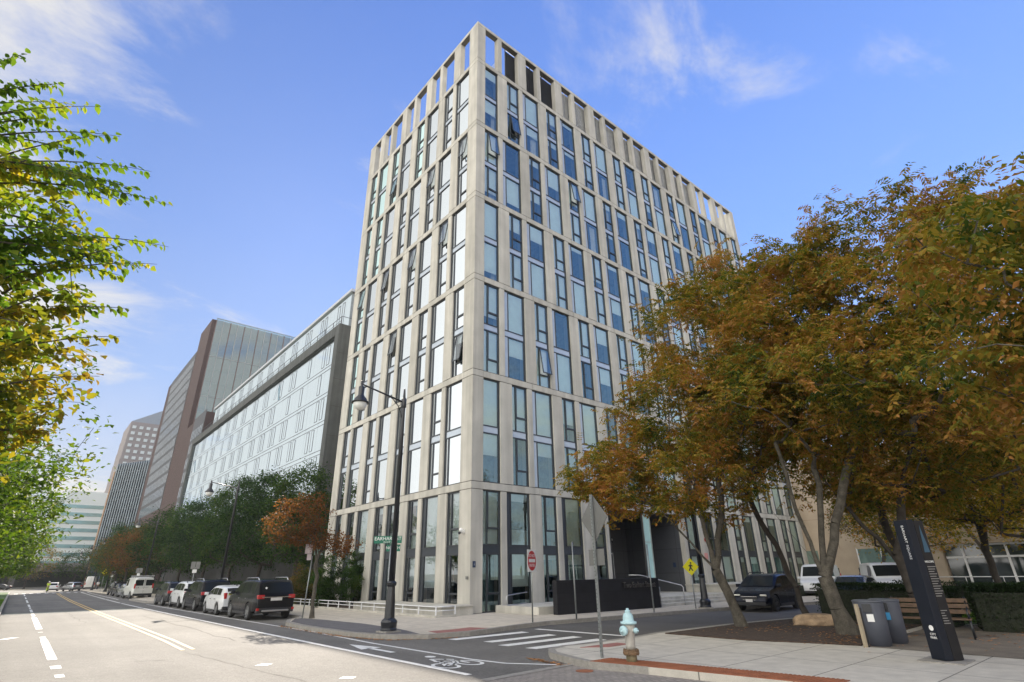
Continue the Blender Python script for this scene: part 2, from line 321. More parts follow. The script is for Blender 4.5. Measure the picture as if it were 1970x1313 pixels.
# ---------------------------------------------------------------- road markings
g = MB(); Z = ST+0.006
def stripe(g, a, b, w, z=Z):
    a = Vector((*a,0)); b = Vector((*b,0)); d = (b-a).normalized(); n = Vector((-d.y,d.x,0))*w/2
    g.add([(p.x,p.y,z) for p in (a-n,b-n,b+n,a+n)], [(0,1,2,3)])
for a, b in [((-9.12,-12.5),(-9.16,-2)),((-9.16,-2),(-9.15,14)),((-9.15,14),(-9.12,26)),((-9.12,26.5),(-9.0,38)),((-8.98,39),(-8.7,52)),((-8.68,53),(-8.1,75)),((-8.05,76),(-7.3,102))]: stripe(g, a, b, 0.15)
for a, b in [((-7.85,-10.8),(-7.92,-6)),((-7.92,-6),(-7.74,-1)),((-7.74,-1),(-7.82,10)),((-7.82,10),(-7.88,33)),((-7.86,50),(-7.4,70)),((-7.4,70),(-6.6,100)),((-7.85,-10.8),(-7.68,-11.9)),((-7.68,-11.9),(-7.05,-12.85))]: stripe(g, a, b, 0.11)
y = -20.0
for y0, y1, ww in [(-19,-16,.16),(-6.6,-6.1,.16),(-5.0,-4.4,.2),(-3.0,3.6,.2),(3.9,5.1,.16),(7.5,7.7,.15),(9.5,20,.22),(21.5,25,.16),(27,32,.15),(34,36.5,.12),(38,44,.14),(50,60,.14),(66,76,.14),(84,98,.14)]: stripe(g, (-15.18+0.004*y0,y0), (-15.18+0.004*y1,y1), ww)
for i in range(13): x = -16.0+0.98*i; g.add([(x,103,Z),(x+0.5,103,Z),(x+0.5,106.5,Z),(x,106.5,Z)], [(0,1,2,3)])
for a, b in [((-16.25,5.0),(-15.9,5.6)),((-11.72,-8.1),(-11.5,-7.9)),((-11.05,-11.1),(-10.9,-10.95))]: stripe(g, a, b, 0.28)
# crosswalk over the side street and stop line
for i, (yy, xl, xr) in enumerate([(-7.08,-5.8,-2.85),(-8.4,-5.45,-2.85),(-9.4,-5.7,-2.75),(-10.42,-5.6,-2.8)]):
    g.add([(xl,yy-0.2,Z),(xr,yy-0.22,Z),(xr+0.03,yy+0.2,Z),(xl-0.05,yy+0.18,Z)], [(0,1,2,3)])
stripe(g, (-1.88,-6.6), (-1.66,-10.4), 0.24)
# bike lane arrow and bicycle symbol
ax = -8.52
g.add([(ax-0.07,-8.35,Z),(ax+0.09,-8.35,Z),(ax+0.07,-7.0,Z),(ax-0.09,-7.0,Z)], [(0,1,2,3)])
g.add([(ax-0.30,-7.15,Z),(ax+0.30,-7.15,Z),(ax,-5.75,Z)], [(0,1,2)])
def ring(cx, cy, r, t, sy=1.0, n=26):
    vs = []; fs = []
    for k in range(n):
        a = 2*PI*k/n
        vs += [(cx+r*math.cos(a), cy+r*sy*math.sin(a), Z), (cx+(r-t)*math.cos(a), cy+(r-t)*sy*math.sin(a), Z)]
    for k in range(n): j = (k+1)%n; fs.append((2*k,2*j,2*j+1,2*k+1))
    g.add(vs, fs)
bc = -8.5
ring(bc-0.30,-11.2,0.27,0.07,1.6); ring(bc+0.33,-11.2,0.27,0.07,1.6)
for a, b in [((-.30,-11.2),(-.05,-10.6)),((-.05,-10.6),(.30,-10.75)),((.30,-10.75),(.33,-11.2)),((-.30,-11.2),(.0,-11.15)),((.0,-11.15),(-.05,-10.5)),((.0,-11.15),(.28,-10.6)),((.0,-10.1),(.25,-10.4)),((.0,-10.1),(-.12,-10.55)),((-.12,-10.55),(.05,-10.9)),((.22,-10.35),(.36,-10.55))]: stripe(g, (bc+a[0],a[1]), (bc+b[0],b[1]), 0.09)
ring(bc+0.22,-9.75,0.12,0.12,1.4)
struct(g.build('road_markings', paint))
g = MB()
for dx in (-0.13, 0.13):
    pts = [(-12.22,-3.4),(-12.12,0),(-12.08,6.2),(-12.03,21.8),(-11.7,50),(-11.1,80),(-10.5,102)]
    for a, b in zip(pts, pts[1:]): stripe(g, (a[0]+dx,a[1]), (b[0]+dx,b[1]), 0.10)
struct(g.build('yellow_centre_line', paint_y))
g = MB(); stripe(g, (-9.3,-13.2), (-6.7,-13.06), 0.22, ST+0.012); struct(g.build('granite_strip', granite))
# manhole in the pavers
t = MB().lathe([(0.18,0),(0.18,0.006),(0.13,0.008)], (-7.25,-13.85,ST+0.008), 18).build('manhole_cover', rust_m); tag(t, 'small round rusty manhole cover set in the street pavers', 'manhole cover')
# tar crack seams on the carriageway
g = MB()
def crack(p, q, n=14, w=0.025, amp=0.12):
    pts = [(p[0]+(q[0]-p[0])*i/n + random.uniform(-amp,amp), p[1]+(q[1]-p[1])*i/n) for i in range(n+1)]
    for a, b in zip(pts, pts[1:]): stripe(g, a, b, w*random.uniform(.5,1.4), ST+0.003)
crack((-12.4,-4),(-11.2,-16),24,0.012,0.05); crack((-13.4,12),(-13.5,30),18); crack((-10.6,-2),(-10.5,16),16)
crack((-6.2,-9.5),(2,-8.8),14,0.02); crack((-13.7,-5.0),(-13.1,-5.3),6,0.02,0.02)
struct(g.build('tar_seams', mat('tar', (0.115,0.108,0.098), 1.0, spec=0.1)))
# fallen leaves along the kerbs
def leaf_litter(name, segs, n, m, spread=0.16, z=ST+0.01, size=0.05):
    vs = []; fs = []
    for k in range(n):
        a, b = random.choice(segs); t = random.random(); x = a[0]+(b[0]-a[0])*t + random.gauss(0,spread); y = a[1]+(b[1]-a[1])*t + random.gauss(0,spread)
        th = random.random()*2*PI; s = size*random.uniform(.6,1.4); o = len(vs)
        for dx, dy, dz in ((-s,0,0),(0,-.5*s,.012),(s,0,.004),(0,.5*s,.016)):
            vs.append((x+dx*math.cos(th)-dy*math.sin(th), y+dx*math.sin(th)+dy*math.cos(th), z+dz*random.random()))
        fs.append((o,o+1,o+2,o+3))
    g = MB(); g.add(vs, fs); return tag(g.build(name, m), kind='stuff')
litter_m = mat('dry leaf', (0.36, 0.17, 0.06), 0.8, var=0.5, scale=9)
leaf_litter('fallen_leaves', [((-7.72,2.6),(-7.85,-3)),((-7.8,-3),(-7.3,-5.6)),((-7.3,-5.6),(-5.4,-6.8)),((-7.72,2.6),(-7.7,-4)),((-6.85,-11.8),(-7.0,-13.0))], 560, litter_m, 0.07)
leaf_litter('park_leaves', [((0,-13),(6,-14)),((0,-15.6),(6,-15.4)),((0,-18.5),(8,-20)),((-.6,-16.5),(2,-16.2)),((7,-17),(14,-18))], 900, litter_m, 0.6, SW+0.035, 0.045)

# ================================================================ MAIN TOWER
P, LA, LB = 4.1, 37.55, 17.55
wN, wT, wW, wP = 1.20, 0.38, 1.68, 0.84
Z0, ZT = 0.0, 40.42
zj = [0.0]+[6.06+6.1*k for k in range(6)]
BH, DEP, GD = 0.38, 0.62, 0.14
tower = empty('apartment_tower', (0,0,SW), 0, 'tall corner tower of pale concrete piers and blue windows', 'building')
def bays(face, odd):
    """openings (u0,u1,kind) from the corner outward"""
    o = []
    if face == 'A':
        L, end = LA, 36.85
        if odd:
            for k in range(9): s = 0.75+P*k; o += [(s,s+wN,'N'),(s+wN+wT,s+wN+wT+wW,'W')]
        else:
            o.append((0.75,0.75+wN,'M'))
            for k in range(9):
                s = 0.75+P/2+P*k; s = 2.82+P*k; o.append((s,s+wN,'N'))
                if k < 8: o.append((s+wN+wT,s+wN+wT+wW,'W'))
    else:
        if odd:
            for k in range(4):
                s = 1.02+P*k; o.append((s,s+wN,'N')); 
                if k < 4: o.append((s+wN+wP,s+wN+wP+wW,'W') if k < 3 else (s+wN+wP,s+wN+wP+1.05,'N'))
        else:
            for k in range(4): s = 1.02+P*k; o += [(s,s+wW,'W'),(s+wW+wT,min(s+wW+wT+wN,16.75),'N')]
    return o
def fm(face): return (lambda u,d,z: (u,d,z)) if face == 'A' else (lambda u,d,z: (d,u,z))
def fbox(g, face, u0, d0, z0, u1, d1, z1):
    if face == 'A': g.box(u0,d0,z0,u1,d1,z1)
    else: g.box(d0,u0,z0,d1,u1,z1)
ENT = (10.42, 18.35)
conc = MB(); joint = MB(); core = MB()
CX, CY = 0.75, 1.02
jg = 0.014
for gi in range(7):
    zb = zj[gi]; zt = (zj[gi+1]-BH) if gi < 6 else ZT-0.30
    # corner pier
    conc.box(0,0,zb+jg,CX,CY,zt-jg); joint.box(0.03,0.03,zb-jg,CX-0.03,CY-0.03,zt+jg)
    for face, L, c0 in (('A',LA,CX),('B',LB,CY)):
        op = bays(face, gi%2 == 0)
        if face == 'A' and gi == 0: op = [q for q in op if q[1] < ENT[0] or q[0] > ENT[1]]
        edges = [c0]
        for q in op: edges += [q[0], q[1]]
        edges.append(L)
        dd = DEP if gi < 6 else 0.42
        for a, b in zip(edges[::2], edges[1::2]):
            if b-a < 0.02: continue
            if face == 'A' and gi == 0 and a < ENT[0] < b:
                fbox(conc,face,a,0,zb+jg,ENT[0],dd,zt-jg); a = ENT[1]
            fbox(conc,face,a,0,zb+jg,b,dd,zt-jg); fbox(joint,face,a+0.03,0.03,zb-jg,b-0.03,dd-0.03,zt+jg)
# horizontal bands
for k in range(1, 8):
    z1 = zj[k] if k < 7 else ZT; z0 = z1-BH if k < 7 else ZT-0.30
    dd = DEP if k < 7 else 0.42
    conc.box(0,0,z0+jg,CX,CY,z1-jg)
    for face, L, c0 in (('A',LA,CX),('B',LB,CY)):
        cuts = [c0]+[c0+P*i-(0.42 if (k+i)%2 else 0.1) for i in range(1, 10) if c0+P*i-0.42 < L-1.5]+[L]
        for a, b in zip(cuts, cuts[1:]): fbox(conc,face,a+0.012,0.0,z0+jg,b-(0.012 if b < L else 0),dd,z1-jg)
        fbox(joint,face,c0,0.03,z0-jg,L-0.03,dd-0.03,z1+jg)
# plinth
conc.box(-0.04,-0.05,-0.45,9.9,0.6,-0.002); conc.box(18.6,-0.05,-0.45,LA,0.6,-0.002); conc.box(-0.045,0.6,-0.45,0.6,LB,-0.002)
# back and side walls, roof deck
conc.box(LA-0.5,DEP,-0.4,LA,LB,36.56); conc.box(DEP,LB-0.4,-0.4,LA-0.5,LB,36.56)
# far parapet frames
for i in range(10):
    u = DEP+i*P; conc.box(u+0.2,LB-0.4,36.56,min(u+0.9,LA),LB-0.02,ZT-0.3)
conc.box(0.45,LB-0.4,ZT-0.3,LA,LB-0.01,ZT-0.01)
conc.box(LA-0.42,0.45,36.56,LA-0.01,3.0,ZT-0.3); conc.box(LA-0.42,6,36.56,LA-0.01,7,ZT-0.3); conc.box(LA-0.42,0.45,ZT-0.3,LA-0.01,LB-0.4,ZT-0.02)
conc.build('concrete_frame', concrete, tower, bevel=0.012)
joint.build('joint_backing', mat('joint mortar', (0.10,0.095,0.085), 0.9), tower)
rf = MB(); rf.box(0.4,0.4,36.2,LA-0.4,LB-0.4,36.5); rf.build('roof', slab_m, tower)
# interior core and slabs
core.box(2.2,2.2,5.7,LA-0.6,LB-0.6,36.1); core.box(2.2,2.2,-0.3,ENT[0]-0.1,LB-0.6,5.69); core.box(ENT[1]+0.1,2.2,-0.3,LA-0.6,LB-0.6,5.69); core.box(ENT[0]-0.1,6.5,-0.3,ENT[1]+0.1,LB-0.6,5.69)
for gi in range(6):
    for fa, L in (('A',LA),('B',LB)):
        n = int(L/2.05)
        for i in range(n+1):
            u = 0.75+P/4-1.0+2.05*i+0.2
            if fa == 'A' and gi == 0 and ENT[0]-0.3 < u < ENT[1]+0.2: continue
            if u > L-0.7: continue
            fbox(core, fa, u, 0.75, zj[gi]+0.01, u+0.12, 2.25, zj[gi+1]-0.4)
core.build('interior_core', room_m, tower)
slabs = MB()
for gi in range(1, 7):
    z = zj[gi]-0.38; slabs.box(0.63,0.63,z-0.02,LA-0.5,2.19,z+0.3); slabs.box(0.63,2.19,z-0.02,2.19,LB-0.45,z+0.3)
for gi in range(6):
    z = zj[gi]+2.66
    xs = [(0.5,LA-0.5)] if gi else [(0.5,ENT[0]-0.2),(ENT[1]+0.2,LA-0.5)]
    for a, b in xs: slabs.box(a,0.38,z,b,2.19,z+0.28)
    slabs.box(0.38,2.19,z,2.19,LB-0.45,z+0.28)
slabs.build('floor_slabs', slab_m, tower)

def glass_quad(g, face, u0, u1, z0, z1, d, tilt=0.0025):
    a, b = random.uniform(-tilt,tilt), random.uniform(-tilt,tilt)
    f = fm(face); w2 = (u1-u0)/2; h2 = (z1-z0)/2
    q = [f(u0,d-a*w2-b*h2,z0), f(u1,d+a*w2-b*h2,z0), f(u1,d+a*w2+b*h2,z1), f(u0,d-a*w2+b*h2,z1)]
    g.add(q, [(3,2,1,0) if face == 'B' and z1 < 5.8 else (0,1,2,3)])
def sash_parts(fr, gl, face, u0, u1, z0, z1, ang):
    """top hung sash swung outward at the foot"""
    f = fm(face); h = z1-z0; s, c = math.sin(ang), math.cos(ang); d0 = GD-0.03
    def pt(u, t, off): return f(u, d0 - s*t - c*off, z1 - c*t + s*off*-1)
    for (ua, ub, ta, tb) in ((u0,u1,0,.06),(u0,u1,h-.07,h),(u0,u0+.05,0,h),(u1-.05,u1,0,h)):
        vs = [pt(ua,ta,0),pt(ub,ta,0),pt(ub,tb,0),pt(ua,tb,0),pt(ua,ta,.05),pt(ub,ta,.05),pt(ub,tb,.05),pt(ua,tb,.05)]
        fr.add(vs, [(3,2,1,0),(4,5,6,7),(0,1,5,4),(1,2,6,5),(2,3,7,6),(3,0,4,7)])
    gl.add([pt(u0+.04,.05,.02),pt(u1-.04,.05,.02),pt(u1-.04,h-.06,.02),pt(u0+.04,h-.06,.02)], [(3,2,1,0) if face == 'A' else (0,1,2,3)])
OPEN = {('A',5,2.82,0),('A',4,0.75,1),('A',3,8.95,1),('A',2,4.85,0),('A',5,23.32,0),('A',4,8.95,1),('A',4,21.25,0),('A',4,29.45,1),('A',2,21.25,0),
        ('B',4,1.02,1),('B',2,1.02,0),('B',4,5.12,1),('B',3,3.08,1),('B',3,7.18,1),('B',2,9.22,1),('B',3,11.28,1),('B',3,15.38,1),('B',5,11.28,0)}
ORANGE = {('A',5,1),('B',4,1)}
def window(face, gi, u0, u1, kind, FR, GL, BL, SP, CU):
    zb = zj[gi]; zt = zj[gi+1]-BH; flip = face == 'B'
    def fr(a, b, z0, z1, d0=GD-0.05, d1=GD+0.06): fbox(FR, face, a, d0, z0, b, d1, z1)
    e = 0.055
    fr(u1-0.12,u1-e,zb+e,zt-e,GD-0.02,GD+0.05); fr(u0,u0+e,zb,zt); fr(u1-e,u1,zb,zt); fr(u0+e,u1-e,zt-e,zt); fr(u0+e,u1-e,zb,zb+e)
    # dark side lining of the far jamb
    for si in (0, 1):
        z0 = zb+e if si == 0 else zb+3.0; z1 = zb+2.60 if si == 0 else zt-e
        fr(u0+e,u1-e,z1 if si == 0 else z0-0.0, (z1+e) if si == 0 else z0+e)
        if si == 1: z0 += e
        sw = 0.27 if kind != 'M' else 0.0
        if sw:
            m0 = (u0+e+sw) if not flip else (u1-e-sw-0.05)
            fr(m0, m0+0.05, z0, z1, GD-0.055, GD+0.055)
            strip = (u0+e, m0) if not flip else (m0+0.05, u1-e)
            main = (m0+0.05, u1-e) if not flip else (u0+e, m0)
        else: strip = None; main = (u0+e, u1-e)
        if strip:
            if kind == 'W' and not (face == 'B' and gi > 0 and not (gi == 4 and abs(u0-5.12) < 0.3)): SP.append((face, strip[0], strip[1], z0, z1, 'o' if (face,gi) in {(a,b) for a,b,_ in ORANGE} and abs(u0-{'A':6.55-0.15,'B':5.12}[face]) < 0.3 else 'n'))
            else: glass_quad(GL, face, strip[0], strip[1], z0, z1, GD)
        opened = any(o[0] == face and o[1] == gi and abs(o[2]-u0) < 0.25 and o[3] == si for o in OPEN)
        if kind == 'N':
            tz = z0+0.72; fr(main[0],main[1],tz,tz+0.055,GD-0.055,GD+0.055)
            glass_quad(GL, face, main[0], main[1], z0, tz, GD)
            if opened: sash_parts(FR, GL, face, main[0], main[1], tz+0.055, z1, 0.15)
            else:
                glass_quad(GL, face, main[0]+.03, main[1]-.03, tz+0.085, z1-.03, GD-0.012)
                for a, b, c_, d_ in ((main[0],main[0]+.035,tz+.055,z1),(main[1]-.035,main[1],tz+.055,z1),(main[0],main[1],z1-.035,z1),(main[0],main[1],tz+.055,tz+.09)): fr(a,b,c_,d_,GD-0.062,GD-0.015)
        else: glass_quad(GL, face, main[0], main[1], z0, z1, GD)
        # blinds and curtains
        r = random.random(); lo = z0; full = z1-z0
        pf = 0.42 if gi else 0.15
        if r < pf: BL.append((face, u0+0.08, u1-0.08, z0+0.03, z1, 0.22))
        elif r < 0.85:
            fr_ = random.choice([.12,.2,.3,.45,.6,.8]) if gi else random.choice([.1,.15,.2,.6])
            BL.append((face, u0+0.08, u1-0.08, z1-full*fr_, z1, 0.22))
        if gi == 0 and si == 1 and random.random() < 0.8: BL.append((face, u0+0.1, u1-0.1, z0+0.02, z0+random.choice([0.75,1.0,1.2]), 0.24))
        if random.random() < 0.22 and gi:
            cw = (u1-u0)*random.choice([.25,.35]); s_ = u0+0.06 if random.random() < .5 else u1-0.06-cw
            CU.append((face, s_, s_+cw, z0+0.02, z1, 0.42))
    SP.append((face, u0+e, u1-e, zb+2.60+e, zb+3.0, 's'))
def sheets(lst):
    g = MB()
    for face, a, b, z0, z1, d in lst: fbox(g, face, a, d, z0, b, d+0.012, z1)
    return g
def drapes(lst):
    g = MB()
    for face, a, b, z0, z1, d in lst:
        f = fm(face); n = 9; vs = []
        for i in range(n+1):
            u = a+(b-a)*i/n; dd = d+0.05*math.sin(i*2.1); vs += [f(u,dd,z0), f(u,dd,z1)]
        g.add(vs, [(2*i,2*i+2,2*i+3,2*i+1) for i in range(n)])
    return g
allw = []
for gi in range(6):
    for face in 'AB':
        for (u0, u1, kind) in bays(face, gi%2 == 0):
            if face == 'A' and gi == 0 and not (u1 < ENT[0] or u0 > ENT[1]): continue
            cpos = Vector(fm(face)((u0+u1)/2, 0, zj[gi]+3)); v = (cpos-Vector((-16.4,-22.4,1.3)))
            nrm = Vector((0,-1,0)) if face == 'A' else Vector((-1,0,0))
            score = abs(v.normalized().dot(nrm))*(u1-u0)/v.length_squared
            hidden = face == 'A' and u0 > 13 and gi < 2
            allw.append((0 if hidden else -score, face, gi, u0, u1, kind))
allw.sort()
def emit_window(items, name, kindtag=None):
    FR, GL, BL, SP, CU = MB(), MB(), [], [], []
    for _, face, gi, u0, u1, kind in items: window(face, gi, u0, u1, kind, FR, GL, BL, SP, CU)
    o = FR.build(name, frame_m, tower)
    if kindtag: o['kind'] = kindtag
    q = GL.build('glass', glass_west if items[0][1] == 'B' else glass_m, o)
    if BL: sheets(BL).build('blind', blind_m, o)
    if CU: drapes(CU).build('curtain', curtain_m, o)
    gnd, up, orr = MB(), MB(), MB()
    for s in SP:
        face, a, b, z0, z1, k = s
        tgt = orr if k == 'o' else (gnd if z1 < 6 else up)
        fbox(tgt, face, a, GD-0.015, z0, b, GD+0.03, z1)
    if up.v: up.build('spandrel', spandrel_up, o)
    if gnd.v: gnd.build('spandrel', spandrel_gr, o)
    if orr.v: orr.build('orange_panel', orange_m, o)
    if kindtag: 
        for ch in C.objects:
            if ch.parent == o: ch['kind'] = kindtag
for it in allw[:99]: emit_window([it], 'window')
emit_window(allw[99:], 'window', 'stuff')
# louvre screens behind the parapet
def louvres(name, x0, x1, y, z0, z1, m, axis='x', pitch=0.14):
    g = MB(); z = z0
    while z < z1:
        if axis == 'x': g.add([(x0,y,z),(x1,y,z),(x1,y+0.07,z+0.075),(x0,y+0.07,z+0.075),(x0,y,z+.012),(x1,y,z+.012),(x1,y+0.07,z+0.087),(x0,y+0.07,z+0.087)], [(0,1,2,3),(4,5,6,7),(0,1,5,4)])
        else: g.add([(y,x0,z),(y,x1,z),(y+0.07,x1,z+0.075),(y+0.07,x0,z+0.075),(y,x0,z+.012),(y,x1,z+.012)], [(0,1,2,3),(0,1,5,4)])
        z += pitch
    n = max(2, int((x1-x0)/1.3))
    for i in range(n+1):
        u = x0+(x1-x0)*i/n
        if axis == 'x': g.box(u-.03,y+0.05,z0,u+.03,y+0.11,z1+.04)
        else: g.box(y+0.05,u-.03,z0,y+0.11,u+.03,z1+.04)
    return g.build(name, m, tower)
louvres('louvre_screen', 3.1, 8.4, 0.44, 36.6, 40.25, louvre_dk, pitch=0.17); b = MB().box(3.15,0.57,36.6,8.4,0.60,40.2).build('louvre_backing', louvre_dk, tower)
louvres('louvre_screen', 8.45, 29.1, 0.44, 36.6, 40.25, louvre_m, pitch=0.19)
b = MB().box(8.5,0.57,36.6,29.0,0.60,40.2).build('louvre_backing', mat('plant enclosure', (0.50,0.51,0.52), 0.8), tower)
louvres('louvre_screen', 0.85, 9.0, 2.85, 36.6, 39.6, louvre_m, 'y')
# entrance recess
er = MB(); E0, E1 = ENT
metal_panel = brickmat('charcoal metal panel', (0.085,0.09,0.10), (0.9,0.9,0.92), (0.03,0.03,0.035), 1.0, 1.9, 1.55, 0.012, 0.0, 0.5, 'ANY', var=0.05, fine=0.0)
er.box(E1-0.05,0.35,0.02,E1+0.1,6.4,5.2); er.box(14.9,5.0,0.02,E1-0.05,5.1,5.2); er.box(13.2,3.6,0.02,13.35,6.4,5.2); er.box(13.35,3.6,0.02,14.9,3.7,5.2)
er.build('entrance_panels', metal_panel, tower)
MB().box(E0-0.05,0.3,5.22,E1+0.1,6.4,5.35).build('entrance_soffit', mat('soffit', (0.05,0.05,0.055), 0.7), tower)
MB().box(E0,0.0,5.30,E1,0.28,5.66).build('entrance_lintel', mat('lintel metal', (0.42,0.41,0.38), 0.6, 0.2), tower)
MB().box(E0+0.0,0.55,0.02,E0+0.03,5.2,5.2).build('entrance_side_panel', metal_panel, tower)
g = MB(); g.box(10.9,5.85,0.05,13.2,5.87,5.2)
ew = MB(); 
for u in (10.6,11.25,11.9,12.55,13.15): ew.box(u-.03,5.8,0.02,u+.03,5.9,5.2)
for z in (0.05,2.4,3.6,5.15): ew.box(10.6,5.81,z-.03,13.15,5.89,z+.03)
o = ew.build('entrance_door', frame_m, tower); g.build('glass', glass_m, o)
# steel framed glass door leaf and screen near the left pier
g = MB()
for a in ((10.48,0.25,0.02,10.53,0.31,5.25),(10.98,0.35,0.02,11.04,0.41,2.75),(10.53,0.35,2.68,11.04,0.41,2.75)): g.box(*a)
o = g.build('door_frame', steel, tower)
# pale glass fin
fin_m = mat('pale aqua glass', (0.42,0.66,0.66), 0.12, 0.0, var=0.04, spec=0.9)
o = MB().box(14.15,0.25,0.75,14.85,0.30,5.2).build('glass_fin', fin_m, tower); MB().box(14.10,0.2,0.7,14.15,0.34,5.2).box(14.85,0.2,0.7,14.90,0.34,5.2).box(14.15,0.24,3.42,14.85,0.248,3.46).build('fin_frame', steel, o)
# service door in the recess
o = MB().box(15.5,4.93,0.05,16.6,4.99,2.35).build('service_door', mat('door paint', (0.055,0.06,0.068), 0.5), tower)
MB().box(16.45,4.86,1.0,16.5,4.93,1.2).build('handle', steel, o)
def camera_dome(loc, rz, label):
    t = empty('security_camera', loc, rz, label, 'security camera', 'security cameras on the tower')
    MB().box(-0.04,0,-0.04,0.04,0.12,0.04).build('bracket', mat('white plastic',(0.75,0.75,0.74),0.4,var=0.02), t)
    MB().lathe([(0.03,-0.26),(0.085,-0.25),(0.10,-0.20),(0.10,0.0),(0.07,0.06)], (0,0,0), 14, Matrix.Translation((0,-0.08,0)) @ Matrix.Rotation(rad(60),4,'X')).build('housing', MATS['white plastic'], t, True)
    MB().lathe([(0.02,-0.12),(0.06,-0.10),(0.075,-0.04),(0.06,0)], (0,-0.16,-0.10), 12).build('lens', black_metal, t, True)
camera_dome((-0.12,0.55,3.35), rad(-90), 'white dome security camera on the left side of the tower corner pier')
camera_dome((16.4,4.95,3.5), 0, 'white security camera above the service door in the entrance recess')
t = MB().box(0.14,-0.035,1.62,0.30,-0.006,1.90).build('wall_plaque', mat('blue plaque', (0.02,0.04,0.09), 0.4)); tag(t, 'small dark blue wheelchair plaque on the tower corner pier', 'sign')
text('wheelchair_mark', 'i', 0.2, paint, t, face_mat((0.22,-0.037,1.76),(0,-1,0)), 0.001)
t = MB().box(-0.05,0.12,1.1,-0.006,0.30,1.24).build('utility_box', sign_grey); tag(t, 'small grey utility box low on the tower corner pier', 'utility box')
t = MB().box(18.34-0.03,0.9,1.55,18.34-0.06,1.12,1.85).build('door_sign', MATS['blue plaque']); tag(t, 'small blue sign on the right wall of the entrance recess', 'sign')
# fire alarm items on pier right of the entrance
t = MB().lathe([(0.13,-0.05),(0.15,0),(0.10,0.06)], (0,0,0), 16, Matrix.Translation((21.0,-0.06,3.35)) @ Matrix.Rotation(PI/2,4,'X')).build('fire_bell', mat('red enamel',(0.35,0.02,0.02),0.4), None, True); tag(t, 'round red fire bell on the pier right of the entrance', 'fire bell')
t = MB().box(20.62,-0.04,2.05,21.0,-0.008,2.45).build('fire_sign', mat('red white sign',(0.55,0.25,0.23),0.6)); tag(t, 'small red and white fire connection sign beneath the red bell', 'sign')
# steps and landing
g = MB()
for i in range(3): g.box(9.0,-3.2+0.42*i-0.9,SW-0.02,17.6,0.35 if i == 2 else -3.2+0.42*(i+1)-0.9,SW+0.13*(i+1))
g.box(9.0,0.35,SW,18.3,6.4,0.015)
t = g.build('entrance_steps', concrete); tag(t, 'three wide pale concrete steps leading to the tower entrance', 'steps')
g = MB(); g.box(17.7,-3.0,SW-0.02,26,-0.06,0.42); g.box(17.62,-3.08,0.42,26.05,-0.06,0.50); t = g.build('entrance_planter_wall', concrete); tag(t, 'low pale concrete wall to the right of the entrance steps', 'wall')
# ramp side platform left of the steps
g = MB(); g.box(1.5,-3.1,SW-0.01,8.9,-0.06,-0.06); t = g.build('ramp', concrete); tag(t, 'low concrete ramp behind the black sign wall', 'ramp')
def rail(name, pts, r, m, label, cat, grp, posts=()):
    g = MB(); g.tube(pts, r, 8); 
    for p, q in posts: g.tube([p,q], r, 8)
    t = g.build(name, m, None, True); return tag(t, label, cat, grp)
rail('handrail', [(9.1,-2.2,1.15),(9.6,-2.6,1.13),(11.2,-4.05,0.60),(11.2,-4.15,0.5),(11.2,-4.15,SW)], 0.024, steel, 'sloping steel handrail running down the entrance steps', 'handrail', 'steel handrails by the entrance')
rail('handrail', [(9.0,-4.2,SW),(9.0,-4.2,0.55),(9.03,-4.1,0.60),(9.2,-3.4,0.62)], 0.024, steel, 'short hooped steel handrail at the right end of the black wall', 'handrail', 'steel handrails by the entrance')
rail('handrail', [(1.9,-1.9,0.52),(0.75,-1.9,0.42),(0.65,-1.9,0.35),(0.65,-1.9,0.02),(0.8,-1.9,0.0),(1.9,-1.9,0.08)], 0.022, steel, 'looped steel ramp handrail at the left end of the black wall', 'handrail', 'steel handrails by the entrance')
# black sign wall
wall_m = brickmat('black slate', (0.022,0.022,0.025), (0.75,0.75,0.75), (0.012,0.012,0.013), 1.0, 0.9, 0.42, 0.006, 0.5, 0.5, 'ANY', var=0.1, fine=0.1); wall_m.node_tree.nodes['Principled BSDF'].inputs['Specular IOR Level'].default_value = 0.15
t = empty('sign_wall', (2.0,-3.65,SW), math.atan2(-0.50,6.8), 'long black slate entrance wall with dark raised street name letters', 'wall')
MB().box(0,-0.15,-0.02,6.85,0.15,1.38).build('wall_panel', wall_m, t, bevel=0.01)
letter_m = mat('bronze letters', (0.16,0.15,0.14), 0.35, 0.8, var=0.02)
text('lettering', 'Two Earhart Street', 0.37, letter_m, t, face_mat((5.35,-0.20,1.08),(0,-1,0)), 0.03, 'CENTER', 0.80)
# corner platform and planter kerb on the left face
g = MB(); g.box(-1.75,-0.35,SW-0.01,-0.05,8.5,-0.02); g.box(-1.85,-0.42,-0.02,-0.05,8.5,0.03)
t = g.build('corner_platform', concrete); tag(t, 'low concrete platform at the foot of the tower left face', 'platform')
g = MB(); g.box(-2.35,-0.75,SW-0.01,-2.2,26,SW+0.09); g.box(-2.2,-0.75,SW-0.01,-1.2,-0.62,SW+0.09); t = g.build('planter_edging', concrete); tag(t, 'thin concrete edging under the low white railing', 'kerb')
g = MB(); g.box(-2.2,-0.6,SW-0.01,-1.9,26,SW+0.05); g.box(-1.9,8.5,SW-0.01,3.8,27,SW+0.05); struct(g.build('planting_bed', mulch_m))
white_paint = mat('white painted metal', (0.72,0.73,0.74), 0.45, var=0.05)
rl = empty('low_railing', (-2.28,-0.68,SW+0.09), 0, 'low white post and rail fence around the corner planting bed', 'railing')
